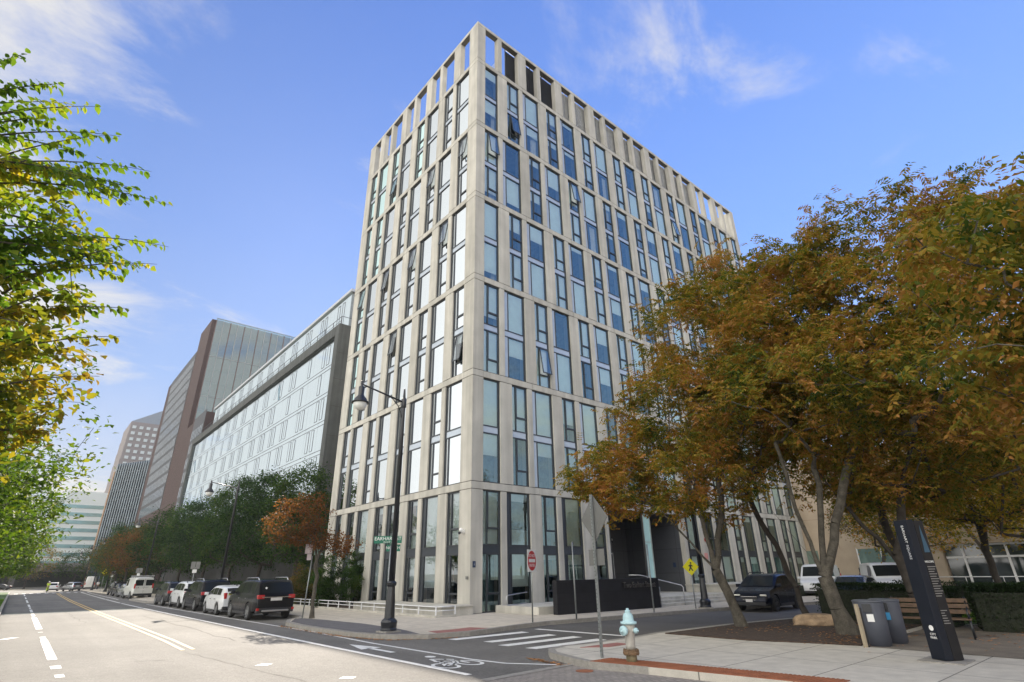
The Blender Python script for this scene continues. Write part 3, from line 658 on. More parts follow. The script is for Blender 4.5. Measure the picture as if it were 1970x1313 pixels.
g = MB(); g.tube([(0,0,0.33),(0,24,0.33)], 0.022, 8); g.tube([(0,0,0.17),(0,24,0.17)], 0.018, 8); g.tube([(0,0,0.33),(1.0,0,0.33)], 0.022, 8); g.tube([(0,0,0.17),(1.0,0,0.17)], 0.018, 8); g.build('rail', white_paint, rl, True)
for i in range(17): MB().box(-0.022,-0.022+1.42*i,0,0.022,0.022+1.42*i,0.36).build('post', white_paint, rl)
MB().box(0.98,-0.022,0,1.02,0.022,0.36).build('post', white_paint, rl)

# ================================================================ MIDRISE (glass residential block along the avenue)
mid = empty('midrise_block', (4,30.5,SW), 0, 'long glass fronted midrise with a grey concrete frame beside the tower', 'building')
Y0, Y1, X0 = 0.0, 70.5, 0.0     # local to empty
cm = MB(); H = 27.45
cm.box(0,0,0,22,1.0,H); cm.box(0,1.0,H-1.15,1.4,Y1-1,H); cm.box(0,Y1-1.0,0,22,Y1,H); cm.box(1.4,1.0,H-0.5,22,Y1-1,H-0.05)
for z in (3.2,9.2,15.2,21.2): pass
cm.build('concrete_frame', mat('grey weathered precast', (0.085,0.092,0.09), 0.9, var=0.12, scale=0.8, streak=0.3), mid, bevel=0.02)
MB().box(0.18,1.02,0,0.30,Y1-1.02,7.4).build('dark_reflection_sheet', mat('dark lower reflection',(0.035,0.035,0.034),0.7,var=0.4,scale=0.5), mid)  # dark sheet over the lower glass, painted for trees reflected there
jm = MB()
for z in (2.9,5.8,8.9,11.9,14.9,18,21,24): jm.box(-0.006,-0.006,z,22.0,0.02,z+0.035)
jm.build('panel_joints', mat('joint dark',(0.06,0.055,0.05),0.9), mid)
gl = MB(); zf = [0.6]+[3.1+2.95*i+0.6 for i in range(8)]
floors = [H-1.15-3.15*i for i in range(9)]
mglass = glassmat('midrise glass', (0.55,0.65,0.68), (0.80,0.90,0.95), 2.2, 0.012, 0.10)
for fi in range(8):
    zt_, zb_ = floors[fi]-0.02, max(floors[fi+1]+0.02, 0.3)
    y = 1.0
    while y < Y1-1.05:
        w_ = min(1.22, Y1-1.0-y); a, b = random.uniform(-.0035,.0035), random.uniform(-.002,.002); x = 0.32
        gl.add([(x+a*w_,y,zb_),(x-a*w_,y+w_-0.015,zb_),(x-a*w_+b*3,y+w_-0.015,zt_),(x+a*w_+b*3,y,zt_)], [(0,1,2,3) if zb_ > 7 else (3,2,1,0)]); y += w_
gl.build('curtain_wall', mglass, mid)
ml = MB(); 
for z in floors[:-1]:
    for dz in (0,-0.42): ml.box(0.30,1.0,z+dz-0.025,0.36,Y1-1.0,z+dz+0.025)
y = 1.0
ml.build('floor_lines', mat('dark mullion',(0.10,0.11,0.12),0.4,0.4), mid)
bk = MB(); bk.box(0.9,1.0,0,1.2,Y1-1,H-0.6); bk.build('interior_backing', mat('interior sheers',(0.30,0.34,0.36),0.9,var=0.35,scale=0.7), mid)
wl = []
for fi in range(7):
    z1_ = floors[fi]-0.55; z0_ = z1_-2.3
    off = (fi*1.7) % 3.4
    y = 2.6+off
    while y < Y1-3.2:
        for k in range(2 if random.random() < .75 else 1): wl.append((y+k*1.35, z0_, z1_))
        y += random.choice([4.3,4.9,5.6])
wl.sort()
def casement(items, kindtag=None):
    f, gq = MB(), MB(); t = 0.035
    for y, z0_, z1_ in items:
        ww = 0.72; op = random.random() < 0.05
        ang = 0.12 if op else 0.0
        m = Matrix.Translation((0.305,y,z1_)) @ Matrix.Rotation(ang,4,'Y')
        h = z1_-z0_
        for a in ((-.012,0,-h,.01,t,0),(-.012,ww-t,-h,.01,ww,0),(-.012,t,-t,.01,ww-t,0),(-.012,t,-h,.01,ww-t,-h+t)): f.box(*a, m=m)
        gq.add([(0,t,-h+t),(0,ww-t,-h+t),(0,ww-t,-t),(0,t,-t)], [(0,1,2,3)], m)
        if op: f.box(0.2-.26+0.26,y,z0_,0.30,y+ww,z1_) if False else None
    o = f.build('casement_window', frame_m, mid); gq.build('glass', mglass, o)
    if kindtag: o['kind'] = kindtag
for it in wl[:96]: casement([it])
if wl[96:]: casement(wl[96:], 'stuff')
# penthouse and terrace railing
pm = MB(); pm.box(2.0,2.3,H,20,64.9,H+5.4); pm.build('penthouse_wall', mat('penthouse backing',(0.22,0.25,0.27),0.8), mid)
pg = MB(); y = 2.3
while y < 64.4:
    a = random.uniform(-.003,.003); pg.add([(1.93+a,y,H+0.3),(1.93-a,y+1.18,H+0.3),(1.93-a,y+1.18,H+5.5),(1.93+a,y,H+5.5)], [(0,1,2,3)]); y += 1.2
pg.build('penthouse_glazing', mglass, mid)
MB().box(1.7,2.0,H+5.5,20.2,65.2,H+5.85).build('penthouse_roof', mat('pale roof metal',(0.5,0.52,0.54),0.4,0.5), mid)
y = 4.0
while y < 63: 
    for k in (0, 1.3): pf = MB(); pf.box(1.905,y+k,H+1.6,1.92,y+k+.05,H+4.9); pf.box(1.905,y+k+.65,H+1.6,1.92,y+k+.7,H+4.9); pf.box(1.905,y+k,H+4.85,1.92,y+k+.7,H+4.9); pf.box(1.905,y+k,H+1.6,1.92,y+k+.7,H+1.65); pf.build('penthouse_window', frame_m, mid)
    y += 5.2
pr = MB(); pr.tube([(0.3,0.3,H+1.05),(0.3,Y1-.5,H+1.05)], 0.03, 6); pr.tube([(0.3,0.3,H+1.05),(3,0.3,H+1.05)], 0.03, 6); pr.tube([(0.3,0.3,H+.55),(0.3,Y1-.5,H+.55)], 0.02, 6)
y = 0.3
while y < Y1-.4: pr.box(0.27,y,H,0.33,y+.06,H+1.05); y += 2.3
pr.build('terrace_railing', frame_m, mid)

# ================================================================ BRICK TOWER AND FAR BUILDINGS
bt = empty('brick_tower', (5.6,120,SW), 0, 'high rise of dark red brick with teal glass south face beyond the midrise', 'building')
body = MB(); body.box(0,0.5,0,26,12.3,62.6); body.box(0.02,12.3,0,26,50,57.4); body.box(-0.15,11.8,0,0.02,45,17); body.build('brick_wall', brick_m, bt)
teal = glassmat('teal curtain glass', (0.30,0.48,0.50), (0.80,0.93,0.95), 1.9, 0.02, 0.28)
tg = MB(); nfl = 18
for i in range(15):
    for j in range(nfl):
        x = 1.0+1.7*i; z = 1.0+3.45*j; a, b = random.uniform(-.004,.004), random.uniform(-.003,.003)
        tg.add([(x,0.3+a,z),(x+1.66,0.3-a,z),(x+1.66,0.3-a+b*3,z+3.4),(x,0.3+a+b*3,z+3.4)], [(0,1,2,3)])
tg.build('south_glazing', teal, bt)
tb = MB(); tb.box(1.0,0.42,0.5,26,0.48,62.4); tb.build('glazing_backing', mat('teal backing',(0.16,0.26,0.27),0.8,var=0.2), bt)
tm = MB(); tm2 = MB()
for i in range(16):
    x = 1.0+1.7*i; (tm if i % 2 else tm2).box(x-.09,0.14,0.5,x+.09,0.5,62.6)
for j in range(0, nfl+1, 3): tm.box(0.9,0.22,1.0+3.45*j-.14,26.0,0.36,1.0+3.45*j+.02)
tm.build('pale_mullions', mat('pale mullion',(0.30,0.33,0.33),0.5,0.3), bt); tm2.build('brick_mullions', mat('rust mullion',(0.14,0.10,0.095),0.7), bt)
# left street face: dense slots
def slot_face(parent, x, y0, y1, z0, z1, dy, dz, m_dark, m_light, sk=0.5, wf=0.55, hf=0.78, nm='slot_window'):
    d = MB(); d.box(x-0.05,y0,z0,x+0.02,y1,z1); o = d.build('dark_cladding', m_dark, parent)
    l = []; j = 0; z = z0+0.3
    while z+dz*hf < z1:
        y = y0+0.2+(dy*sk if j % 2 else 0)
        while y+dy*wf < y1: l.append((x-0.09,y,z,x-0.05,y+dy*wf,z+dz*hf)); y += dy
        z += dz; j += 1
    l.sort(key=lambda q: q[1]-0.3*q[2]); emit_boxes(l, nm, m_light, parent)
dk_clad = mat('dark panel cladding', (0.03,0.034,0.042), 0.5, 0.3)
slot_g = mat('pale slot glass', (0.22,0.27,0.31), 0.12, 0.45, var=0.35, scale=0.6, spec=0.9)
slot_face(bt, 0, 12.5, 44.5, 17, 57.5, 1.9, 3.0, dk_clad, slot_g, wf=0.36, hf=0.72)
wing = empty('brick_wing', (5.4,101.2,SW), 0, 'lower wing of the brick high rise with slotted dark cladding', 'building')
MB().box(0.05,0,0,20,18.7,33.8).build('brick_wall', brick_m, wing)
slot_face(wing, 0.05, 0.2, 11, 2, 34.4, 1.5, 3.0, dk_clad, slot_g, wf=0.36, hf=0.72)
lb = empty('glass_midrise', (2.0,221,SW), math.atan2(-16,8.3), 'dark ribbed glass building with a brick edge at the far left of the brick tower', 'building')
MB().box(-0.6,0.1,0,60,40,40).build('wall', dk_clad, lb)
rb = MB()
for i in range(15): rb.box(0.4+1.25*i,-0.5,1,0.4+1.25*i+0.5,0.1,40.6)
rb.build('glass_ribs', mat('dark rib glass',(0.10,0.13,0.15),0.15,0.3,var=0.3,scale=0.5), lb); MB().box(-1.2,-0.2,0,-0.6,30,38).build('brick_edge', mat('tan brick',(0.34,0.22,0.14),0.8), lb)
rb = MB()
for j in range(12): rb.box(0,-0.35,2+3.2*j,19,0.12,2+3.2*j+.25)
rb.build('floor_lines', dk_clad, lb)
ft = empty('peaked_tower', (12,320,SW), 0, 'hazy pale brick apartment tower with a pitched roof on the skyline', 'building')
fb = MB(); pale_b = mat('pale brick', (0.24,0.215,0.21), 0.9, var=0.05)
for i in range(12): fb.box(-0.9*(11-i)*0.25-2,0,i*6.6,40,30,(i+1)*6.6)
fb.build('wall', pale_b, ft)
wb = MB()
wb = [(-1.0+i*3.2,-0.4,2.0+3.2*j,-1.0+i*3.2+1.7,0.1,2.0+3.2*j+1.5) for j in range(23,-1,-1) for i in range(10)]
emit_boxes(wb, 'window', mat('pale window bay',(0.50,0.55,0.56),0.3,0.2), ft)
r_ = MB(); r_.add([(-2,0,79.2),(40,0,79.2),(40,30,79.2),(-2,30,79.2),(9,4,86),(19,4,93)], [(0,1,5,4),(1,2,5),(2,3,4,5),(3,0,4)]); r_.build('roof', mat('slate blue roof',(0.20,0.23,0.26),0.6), ft)
of = empty('white_office', (-12.5,262,SW), 0, 'white and pale green banded office block at the end of the avenue', 'building')
MB().box(0,0,0,34,25,31.5).box(3.4,0.02,31.5,34,20,35.2).build('wall', mat('white cladding',(0.62,0.68,0.66),0.6,var=0.03), of)
ob = []
for j in range(8): ob.append((0.3,-0.12,9.5+3.0*j-7.5+5.6,33.5,0.1,9.5+3.0*j-7.5+5.6+1.35))
emit_boxes(ob, 'window_band', mat('office band glass',(0.22,0.38,0.40),0.15,0.3,var=0.12,scale=0.4), of)
ov = empty('overpass', (-70,226,0), 0, 'grey concrete highway overpass crossing beyond the crosswalk', 'bridge')
MB().box(0,0,4.4,110,10,6.0).build('deck', mat('bridge concrete',(0.10,0.095,0.09),0.9), ov); MB().box(0,-0.3,5.8,110,0,7.0).build('parapet', mat('bridge parapet',(0.17,0.165,0.155),0.9), ov)
g = MB(); [g.box(x,2,ST,x+1.5,4,4.4) for x in (38,52,76,94)]; g.build('pier', MATS['bridge concrete'], ov)
# beige building behind the park
rb_ = empty('beige_building', (40,-34,SW), 0, 'beige stone public building with glazed white framed doors behind the park trees', 'building')
b = MB(); b.box(0,0,3.3,25,42,11.5); b.box(0,24.5,0,25,42,3.3); b.box(0.8,0,0,25,24.5,3.3); b.build('wall', stone_b, rb_)
pj = MB()
for z in (5.9,8.6): pj.box(-.008,0,z,0.02,42,z+.03)
for y in range(2,42,3): pj.box(-.008,y,3.3,0.02,y+.03,11.5)
pj.build('panel_joints', mat('stone joint',(0.25,0.2,0.15),0.9), rb_)
wf_ = MB(); wg = MB(); wg.box(0.55,0.1,0.05,0.6,24.4,3.25)
y = 0.2
while y < 24.4: wf_.box(0.42,y,0,0.62,y+0.14,3.3); y += 1.35
for z in (0.02,2.25,3.15): wf_.box(0.44,0.2,z,0.6,24.4,z+0.14)
wo = wf_.build('door_frames', white_paint, rb_); wg.build('glass', mat('dark lobby glass',(0.02,0.03,0.03),0.05,0.0,var=0,spec=0.8), wo)
emit_boxes([(-.04,27.0,0.9,0.01,30.6,3.2),(-.04,34,0.9,0.01,37,3.2)], 'window', mat('green glass',(0.16,0.24,0.22),0.1,0.2,spec=0.8), rb_)
w3 = MB(); w3.box(-.05,28.7,0.9,0.0,28.85,3.2); w3.box(-.06,26.9,0.8,0,27.0,3.3); w3.box(-.06,30.6,0.8,0,30.7,3.3); w3.build('window_frame', white_paint, rb_)
# sunlit block across the street behind the camera, seen only mirrored in the tower glass
ob_ = empty('opposite_block', (8,-92,SW), 0, 'pale stone block across the park, seen mirrored in the tower windows', 'building')
MB().box(0,0,0,32,18,20).build('wall', stone_b, ob_)
emit_boxes([(1+4*i,18.0,2+3.2*j,2.4+4*i,18.05,3.9+3.2*j) for i in range(8) for j in range(5)], 'window', dk_clad, ob_)

# ================================================================ VEGETATION
def leaf_obj(name, pts, dirs, sizes, m, parent, aspect=0.5, droop=0.25, rs=1, kind='leaf', fold=0.25):
    """pts (n,3) leaf bases, dirs (n,3) leaf directions -> one mesh of small folded leaves"""
    R_ = np.random.RandomState(rs); n = len(pts); d = dirs + np.array([0,0,-droop]); d /= np.linalg.norm(d, axis=1, keepdims=True)+1e-9
    up = R_.normal(size=(n,3))*0.45 + np.array([0,0,1.0]); s = np.cross(d, up); s /= np.linalg.norm(s, axis=1, keepdims=True)+1e-9; nn = np.cross(s, d)
    L = sizes[:,None]; W = L*aspect*0.5
    if kind == 'leaf':
        V = np.stack([pts, pts+d*L*0.42+s*W+nn*W*fold, pts+d*L-nn*L*0.10, pts+d*L*0.42-s*W+nn*W*fold], 1); k = 4
        F = np.array([[0,1,2,3]])
        F = np.array([[0,1,2],[0,2,3]])
    else:   # broad serrated elm leaf: 8 verts around a midrib
        V = np.stack([pts, pts+d*L*.18+s*W*.75+nn*W*fold*.7, pts+d*L*.45+s*W*1.05+nn*W*fold, pts+d*L*.75+s*W*.62+nn*W*fold*.5, pts+d*L-nn*L*.14,
                      pts+d*L*.75-s*W*.62+nn*W*fold*.5, pts+d*L*.45-s*W*1.05+nn*W*fold, pts+d*L*.18-s*W*.75+nn*W*fold*.7, pts+d*L*.45-nn*L*.03], 1); k = 9
        F = np.array([[0,1,8],[1,2,8],[2,3,8],[3,4,8],[4,5,8],[5,6,8],[6,7,8],[7,0,8]])
    nf = len(F); V = V.reshape(-1,3).astype(np.float32); idx = (F[None]+ (np.arange(n)*k)[:,None,None]).reshape(-1).astype(np.int32)
    me = bpy.data.meshes.new(name); me.vertices.add(len(V)); me.vertices.foreach_set('co', V.ravel())
    me.loops.add(len(idx)); me.loops.foreach_set('vertex_index', idx); me.polygons.add(n*nf)
    me.polygons.foreach_set('loop_start', np.arange(n*nf, dtype=np.int32)*3)
    at = me.attributes.new('rnd', 'FLOAT', 'POINT'); at.data.foreach_set('value', np.repeat(R_.rand(n), k).astype(np.float32))
    me.update(); me.validate(); me.materials.append(m)
    o = bpy.data.objects.new(name, me); C.objects.link(o); o.parent = parent; return o

def grow(trunk, targets, rs, step=0.4, wob=0.10, limbs=()):
    """skeleton: trunk polyline, optional limb polylines, then every target is reached from its nearest node"""
    R_ = np.random.RandomState(rs); pos = [np.array(trunk[0], float)]; par = [-1]
    def path(start, pts):
        cur = start
        for q in pts:
            q = np.array(q, float); a = pos[cur]; n = max(1, int(np.linalg.norm(q-a)/step))
            for i in range(1, n+1):
                pos.append(a+(q-a)*i/n + (R_.normal(size=3)*wob*0.25 if i < n else 0)); par.append(cur); cur = len(pos)-1
        return cur
    path(0, trunk[1:])
    top = len(pos)-1
    for lb_ in limbs:
        P_ = np.array(pos); i0 = int(np.argmin(np.linalg.norm(P_-np.array(lb_[0]), axis=1))); path(i0, lb_[1:])
    base = np.array(trunk[-1]); T = np.array(targets); T = T[np.argsort(np.linalg.norm(T-base, axis=1))]; tips = []
    lowest = np.array(trunk[-1])[2]-0.2
    for t in T:
        P_ = np.array(pos); D = np.linalg.norm(P_-t, axis=1) + np.maximum(0, P_[:,2]-t[2])*0.8 + (P_[:,2] < lowest-0.2)*5
        i = int(np.argmin(D)); a = pos[i]; L_ = np.linalg.norm(t-a); n = max(1, int(L_/step)); cur = i; prev = a
        mid_ = (a+t)/2 + np.array([0,0,-0.08*L_]) + R_.normal(size=3)*wob*L_*0.5
        chain = []
        for k in range(1, n+1):
            u = k/n; q = (1-u)**2*a+2*u*(1-u)*mid_+u*u*t; pos.append(q); par.append(cur); cur = len(pos)-1; chain.append(cur)
        tips.append(chain)
    return np.array(pos), par, tips
def skeleton_mesh(name, pos, par, r_tip, r_base, m, parent, n=7, power=2.3, base_flare=1.5):
    N_ = len(pos); w_ = np.zeros(N_); ch = [0]*N_
    for i in range(N_-1, 0, -1):
        if ch[i] == 0: w_[i] += 1
        w_[par[i]] += w_[i]; ch[par[i]] += 1
    r = np.maximum(r_tip, r_base*(w_/w_.max())**0.68)
    g = MB()
    for i in range(1, N_):
        a, b = pos[par[i]], pos[i]; ra = min(r[par[i]], r[i]*1.35+0.004); rb = r[i]
        if par[i] == 0: ra = r_base*base_flare
        nn = n if rb > 0.04 else (5 if rb > 0.015 else 3)
        g.tube([a, b], [ra, rb], nn, caps=False)
    return g.build(name, m, parent, True)
def ellipsoid_pts(n, c, r, rs, shell=0.45, zmin=None):
    R_ = np.random.RandomState(rs); v = R_.normal(size=(n*2,3)); v /= np.linalg.norm(v, axis=1, keepdims=True)
    rad_ = (shell + (1-shell)*R_.rand(n*2))**0.6
    lump = 1 + 0.16*np.sin(v[:,0]*5.1+rs)*np.cos(v[:,1]*4.3+rs*1.7) + 0.10*np.sin(v[:,2]*7+rs*.6)
    p = np.array(c)+v*np.array(r)*(rad_*lump)[:,None]
    if zmin is not None: p = p[p[:,2] > zmin]
    return p[:n]
def crown(name, pos, tips, per, size, m, parent, rs, aspect=0.5, spread=0.22, droop=0.3, kind='leaf', compound=0, extra_r=0.0):
    R_ = np.random.RandomState(rs+5); pts, dirs = [], []
    for ch in tips:
        for _ in range(per):
            j = ch[-1-int(min(len(ch)-1, abs(R_.normal())*len(ch)*0.5))]; k = ch[max(0, ch.index(j)-1)]
            p = pos[j] + R_.normal(size=3)*spread*np.array([1,1,0.75])
            d = (pos[j]-pos[k]); d = d/(np.linalg.norm(d)+1e-6)*0.6 + R_.normal(size=3)*0.7; d[2] *= 0.5; d /= np.linalg.norm(d)+1e-6
            if compound:
                d2 = d + np.array([0,0,-0.35]); d2 /= np.linalg.norm(d2); side = np.cross(d2, [0,0,1.0]); side /= np.linalg.norm(side)+1e-6
                for q in range(compound):
                    sgn = 1 if q % 2 else -1; t = (q//2+1)/(compound/2+0.5)
                    pts.append(p + d2*t*size*2.6); dirs.append(d2*0.55+side*sgn*0.9)
            else: pts.append(p); dirs.append(d)
    pts = np.array(pts); dirs = np.array(dirs); dirs /= np.linalg.norm(dirs, axis=1, keepdims=True)
    sz = size*(0.7+0.6*R_.rand(len(pts)))
    return leaf_obj(name, pts, dirs, sz, m, parent, aspect, droop, rs, kind)

lf_autumn = leafmat('leaves russet green', [(0.035,0.065,0.012),(0.12,0.13,0.020),(0.29,0.20,0.030),(0.36,0.155,0.038),(0.42,0.20,0.08)], 0.42)
lf_autumn2 = leafmat('leaves olive brown', [(0.035,0.068,0.014),(0.11,0.13,0.020),(0.27,0.19,0.030),(0.33,0.15,0.038),(0.44,0.24,0.10)], 0.42)
lf_elm = leafmat('leaves bright green', [(0.035,0.075,0.012),(0.075,0.135,0.018),(0.14,0.21,0.022),(0.27,0.29,0.030),(0.45,0.33,0.035)], 0.45)
lf_elm_y = leafmat('leaves turning yellow', [(0.035,0.06,0.012),(0.085,0.115,0.018),(0.20,0.20,0.024),(0.33,0.24,0.03),(0.27,0.15,0.03)], 0.42)
lf_verge = leafmat('leaves verge green', [(0.025,0.055,0.010),(0.055,0.10,0.014),(0.11,0.16,0.018),(0.25,0.24,0.022)], 0.42)
lf_green = leafmat('leaves dark green', [(0.008,0.024,0.011),(0.016,0.042,0.015),(0.030,0.068,0.018),(0.055,0.10,0.024)], 0.35)
lf_green2 = leafmat('leaves mid green', [(0.012,0.032,0.012),(0.026,0.060,0.016),(0.05,0.095,0.020),(0.10,0.12,0.026)], 0.4)
lf_rust = leafmat('leaves rust', [(0.05,0.05,0.02),(0.12,0.05,0.022),(0.19,0.075,0.028),(0.28,0.12,0.035)], 0.4)
lf_yellow = leafmat('leaves golden', [(0.08,0.08,0.015),(0.22,0.17,0.02),(0.42,0.28,0.03),(0.58,0.38,0.05)], 0.5)
lf_mix = leafmat('leaves turning', [(0.04,0.06,0.018),(0.08,0.085,0.022),(0.15,0.09,0.03),(0.22,0.10,0.04)], 0.4)
lf_hedge = leafmat('hedge leaves', [(0.012,0.024,0.010),(0.02,0.038,0.012),(0.032,0.055,0.016)], 0.2)

def tree(name, label, trunk, ells, ntips, per, size, lm, rs, r_base, cat='tree', group=None, r_tip=0.006, compound=0, aspect=0.5, spread=0.22, bark=None, limbs=(), step=0.45, zmin=None, kind='leaf', droop=0.3, wob=0.12, flare=1.5, lm2=None):
    b = trunk[0]; root = empty(name, b, 0, label, cat, group)
    loc = np.array(b); tr = [tuple(np.array(p)-loc) for p in trunk]; lb_ = [[tuple(np.array(p)-loc) for p in l] for l in limbs]
    T = []
    tot = sum(e[2] if len(e) > 2 else 1 for e in ells)
    for i, e in enumerate(ells):
        wgt = e[2] if len(e) > 2 else 1
        T.append(ellipsoid_pts(int(ntips*wgt/tot), np.array(e[0])-loc, e[1], rs*7+i, zmin=None if zmin is None else zmin-loc[2]))
    T = np.concatenate(T)
    pos, par, tips = grow(tr, T, rs, step, wob, lb_)
    skeleton_mesh('trunk', pos, par, r_tip, r_base, bark or bark_m, root, 9, base_flare=flare)
    if lm2:
        lo_ = [t for t in tips if pos[t[-1]][2] < lm2[1]-loc[2]+math.sin(pos[t[-1]][1]*2)*.4]; hi_ = [t for t in tips if not pos[t[-1]][2] < lm2[1]-loc[2]+math.sin(pos[t[-1]][1]*2)*.4]
        crown('crown', pos, lo_, per, size, lm2[0], root, rs+1, aspect, spread, droop, kind, compound); tips = hi_
    crown('crown', pos, tips, per, size, lm, root, rs, aspect, spread, droop, kind, compound)
    return root

# ---- the park trees on the right
tree('park_tree', 'multi stemmed park tree with russet green leaves nearest the side street, leaning left', [(1.72,-12.42,SW),(1.45,-12.25,0.7),(1.2,-12.1,1.35)],
     [((0.6,-11.2,4.6),(3.4,3.4,1.6),1.1),((1.6,-12.0,7.0),(3.3,3.3,2.3),1.3),((1.9,-12.9,9.8),(2.6,2.8,2.6),1.0),((2.4,-13.8,11.4),(1.7,1.9,1.6),.5),((-0.6,-9.6,4.6),(1.9,1.5,1.0),.5),((3.6,-14.4,7.2),(2.6,2.4,2.4),.7)],
     540, 20, 0.138, lf_autumn, 3, 0.15, compound=8, aspect=0.42, spread=0.22, zmin=2.9, limbs=[[(1.2,-12.1,1.3),(0.6,-11.3,2.6),(-0.2,-10.3,4.0)],[(1.2,-12.1,1.2),(1.5,-12.5,3.2),(1.9,-12.6,6.5)],[(1.2,-12.1,1.35),(1.0,-12.0,3.0),(0.9,-11.6,5.5)]])
tree('park_tree', 'thick vase shaped park tree behind the grey litter bins, pale at the root', [(1.4,-15.7,SW),(1.25,-15.6,0.3),(1.15,-15.5,1.1)],
     [((1.6,-16.8,6.3),(4.2,3.8,1.8),1.2),((2.0,-17.3,8.6),(4.0,3.8,2.2),1.3),((2.6,-19.0,10.0),(3.2,3.4,2.2),1.1),((1.8,-16.2,10.2),(2.2,2.4,1.9),.8),((2.6,-21.2,10.2),(2.0,2.2,1.6),.5)],
     600, 20, 0.138, lf_autumn2, 5, 0.19, compound=8, aspect=0.42, spread=0.24, zmin=3.3, flare=1.7,
     limbs=[[(1.15,-15.5,1.0),(0.5,-14.7,2.9),(0.2,-14.2,5.0)],[(1.15,-15.5,1.1),(0.9,-15.2,3.0),(0.9,-15.0,6.0)],[(1.15,-15.5,1.1),(1.3,-15.8,3.2),(1.5,-16.0,6.4)],[(1.15,-15.5,1.1),(1.6,-16.2,3.0),(2.0,-17.4,6.0)],[(1.15,-15.5,0.8),(1.3,-15.2,2.6),(1.1,-14.7,4.6)]])
tree('park_tree', 'slender leaning park tree at the edge of the side street by the hedge', [(6.3,-12.55,SW),(6.0,-12.2,1.6),(5.2,-11.8,3.6)],
     [((5.0,-12.0,6.6),(2.6,2.6,2.2),1),((5.6,-13.4,9.0),(2.2,2.4,2.0),.8)], 320, 20, 0.138, lf_autumn, 8, 0.10, compound=6, aspect=0.42, spread=0.24, bark=bark_dk, zmin=4.0)
tree('park_tree', 'dark forked park tree directly behind the wooden bench', [(4.2,-16.9,SW),(4.0,-16.7,1.2),(3.7,-16.6,2.2)],
     [((4.6,-17.4,5.0),(3.8,3.8,2.0),1.2),((5.2,-19.0,7.6),(3.4,3.4,2.2),1)], 430, 22, 0.14, lf_autumn2, 12, 0.15, compound=6, aspect=0.42, spread=0.26, bark=bark_dk, zmin=3.0,
     limbs=[[(3.7,-16.6,1.2),(3.2,-15.9,3.0),(2.8,-15.2,4.6)],[(3.7,-16.6,1.9),(4.0,-17.4,4.0),(4.2,-18.2,5.6)]])
tree('park_tree', 'big leaved park tree just outside the right edge, its boughs hanging into view', [(-4.6,-25.6,SW),(-4.6,-25.4,1.5),(-4.7,-25.2,2.6)],
     [((-5.0,-22.9,4.2),(1.9,2.5,1.1),.9),((-4.8,-22.8,5.8),(2.1,2.5,1.3),1.0),((-4.6,-23.9,6.8),(1.8,2.1,.9),.35)], 300, 14, 0.13, lf_autumn2, 15, 0.17, compound=6, aspect=0.5, spread=0.26, zmin=3.2, droop=0.5)
for i, (x, y, h) in enumerate([(13.5,-17.2,7.0),(35.5,-13.2,8.5),(34.5,-19.8,8.5)]):
    lab = ['golden leaved tree over the lawn nearest the pylon sign', 'golden leaved tree in front of the beige building doors', 'golden leaved tree at the far right beyond the lawn'][i]
    tree('autumn_tree', lab, [(x,y,SW),(x-.1,y+.1,1.0),(x-.2,y+.1,1.9)], [((x,y,h-2.4),(3.3,3.3,1.9),1),((x-.3,y,h-.4),(2.4,2.4,1.6),.7)], 280, 60, 0.15, lf_yellow, 20+i, 0.13, group='golden trees behind the hedges', aspect=0.6, bark=bark_dk, spread=0.3, zmin=2.4)
for i, (x, y, h) in enumerate([(23.5,-12.0,6.5),(28.5,-18.5,6.8),(11.0,-19.4,6.4),(33.0,-7.5,7.5)]):
    tree('autumn_tree', ['low olive tree over the white van nose','low crowned olive tree left of the beige building railing','low dark tree close behind the pylon top','olive tree against the beige wall left of the doors'][i], [(x,y,SW),(x,y,1.0),(x-.2,y+.1,1.7)], [((x,y,h-2.6),(3.2,3.4,1.9),1),((x-.3,y,h-.6),(2.4,2.4,1.6),.7)], 200, 46, 0.16, (lf_autumn2, lf_yellow, lf_autumn2, lf_mix)[i], 60+i, 0.12, group='low trees before the beige building', aspect=0.6, bark=bark_dk, spread=0.34, zmin=1.9)
tree('autumn_tree', 'olive tree in front of the parked white vans beyond the hedge', [(10.2,-15.2,SW),(10.1,-15.1,1.2),(10.0,-15.0,2.0)], [((10.2,-15.4,5.6),(3.2,3.2,2.2),1),((10.0,-15.0,8.2),(2.4,2.4,1.8),.7)], 280, 55, 0.15, lf_autumn2, 31, 0.14, aspect=0.55, bark=bark_dk, spread=0.3, zmin=2.8)
for i, (x, y, h) in enumerate([(24,-1,9),(27,2,8)]):
    pass

# ---- avenue verge trees on the left
tree('elm_tree', 'large nearest elm on the left verge with long leafy sprays turning yellow at the bottom', [(-21.3,-13.6,SW),(-21.2,-13.5,1.6),(-21.0,-13.4,2.6)],
     [((-19.8,-13.2,6.3),(2.4,2.4,1.5),.9),((-19.2,-13.6,4.4),(2.2,2.4,1.5),1.2),((-19.8,-12.6,7.9),(1.2,1.4,.8),.15),((-18.4,-12.2,6.0),(1.7,1.7,1.5),.8),((-18.0,-12.4,3.7),(1.6,1.8,1.2),1.0),((-18.9,-9.0,3.4),(1.8,2.2,1.3),.9),((-18.7,-10.6,5.2),(1.9,2.2,1.7),1.0)], 600, 26, 0.13, lf_elm, 41, 0.2, kind='elm', aspect=0.62, spread=0.13, droop=0.35, zmin=2.3, wob=0.08, lm2=(lf_elm_y, 5.0))
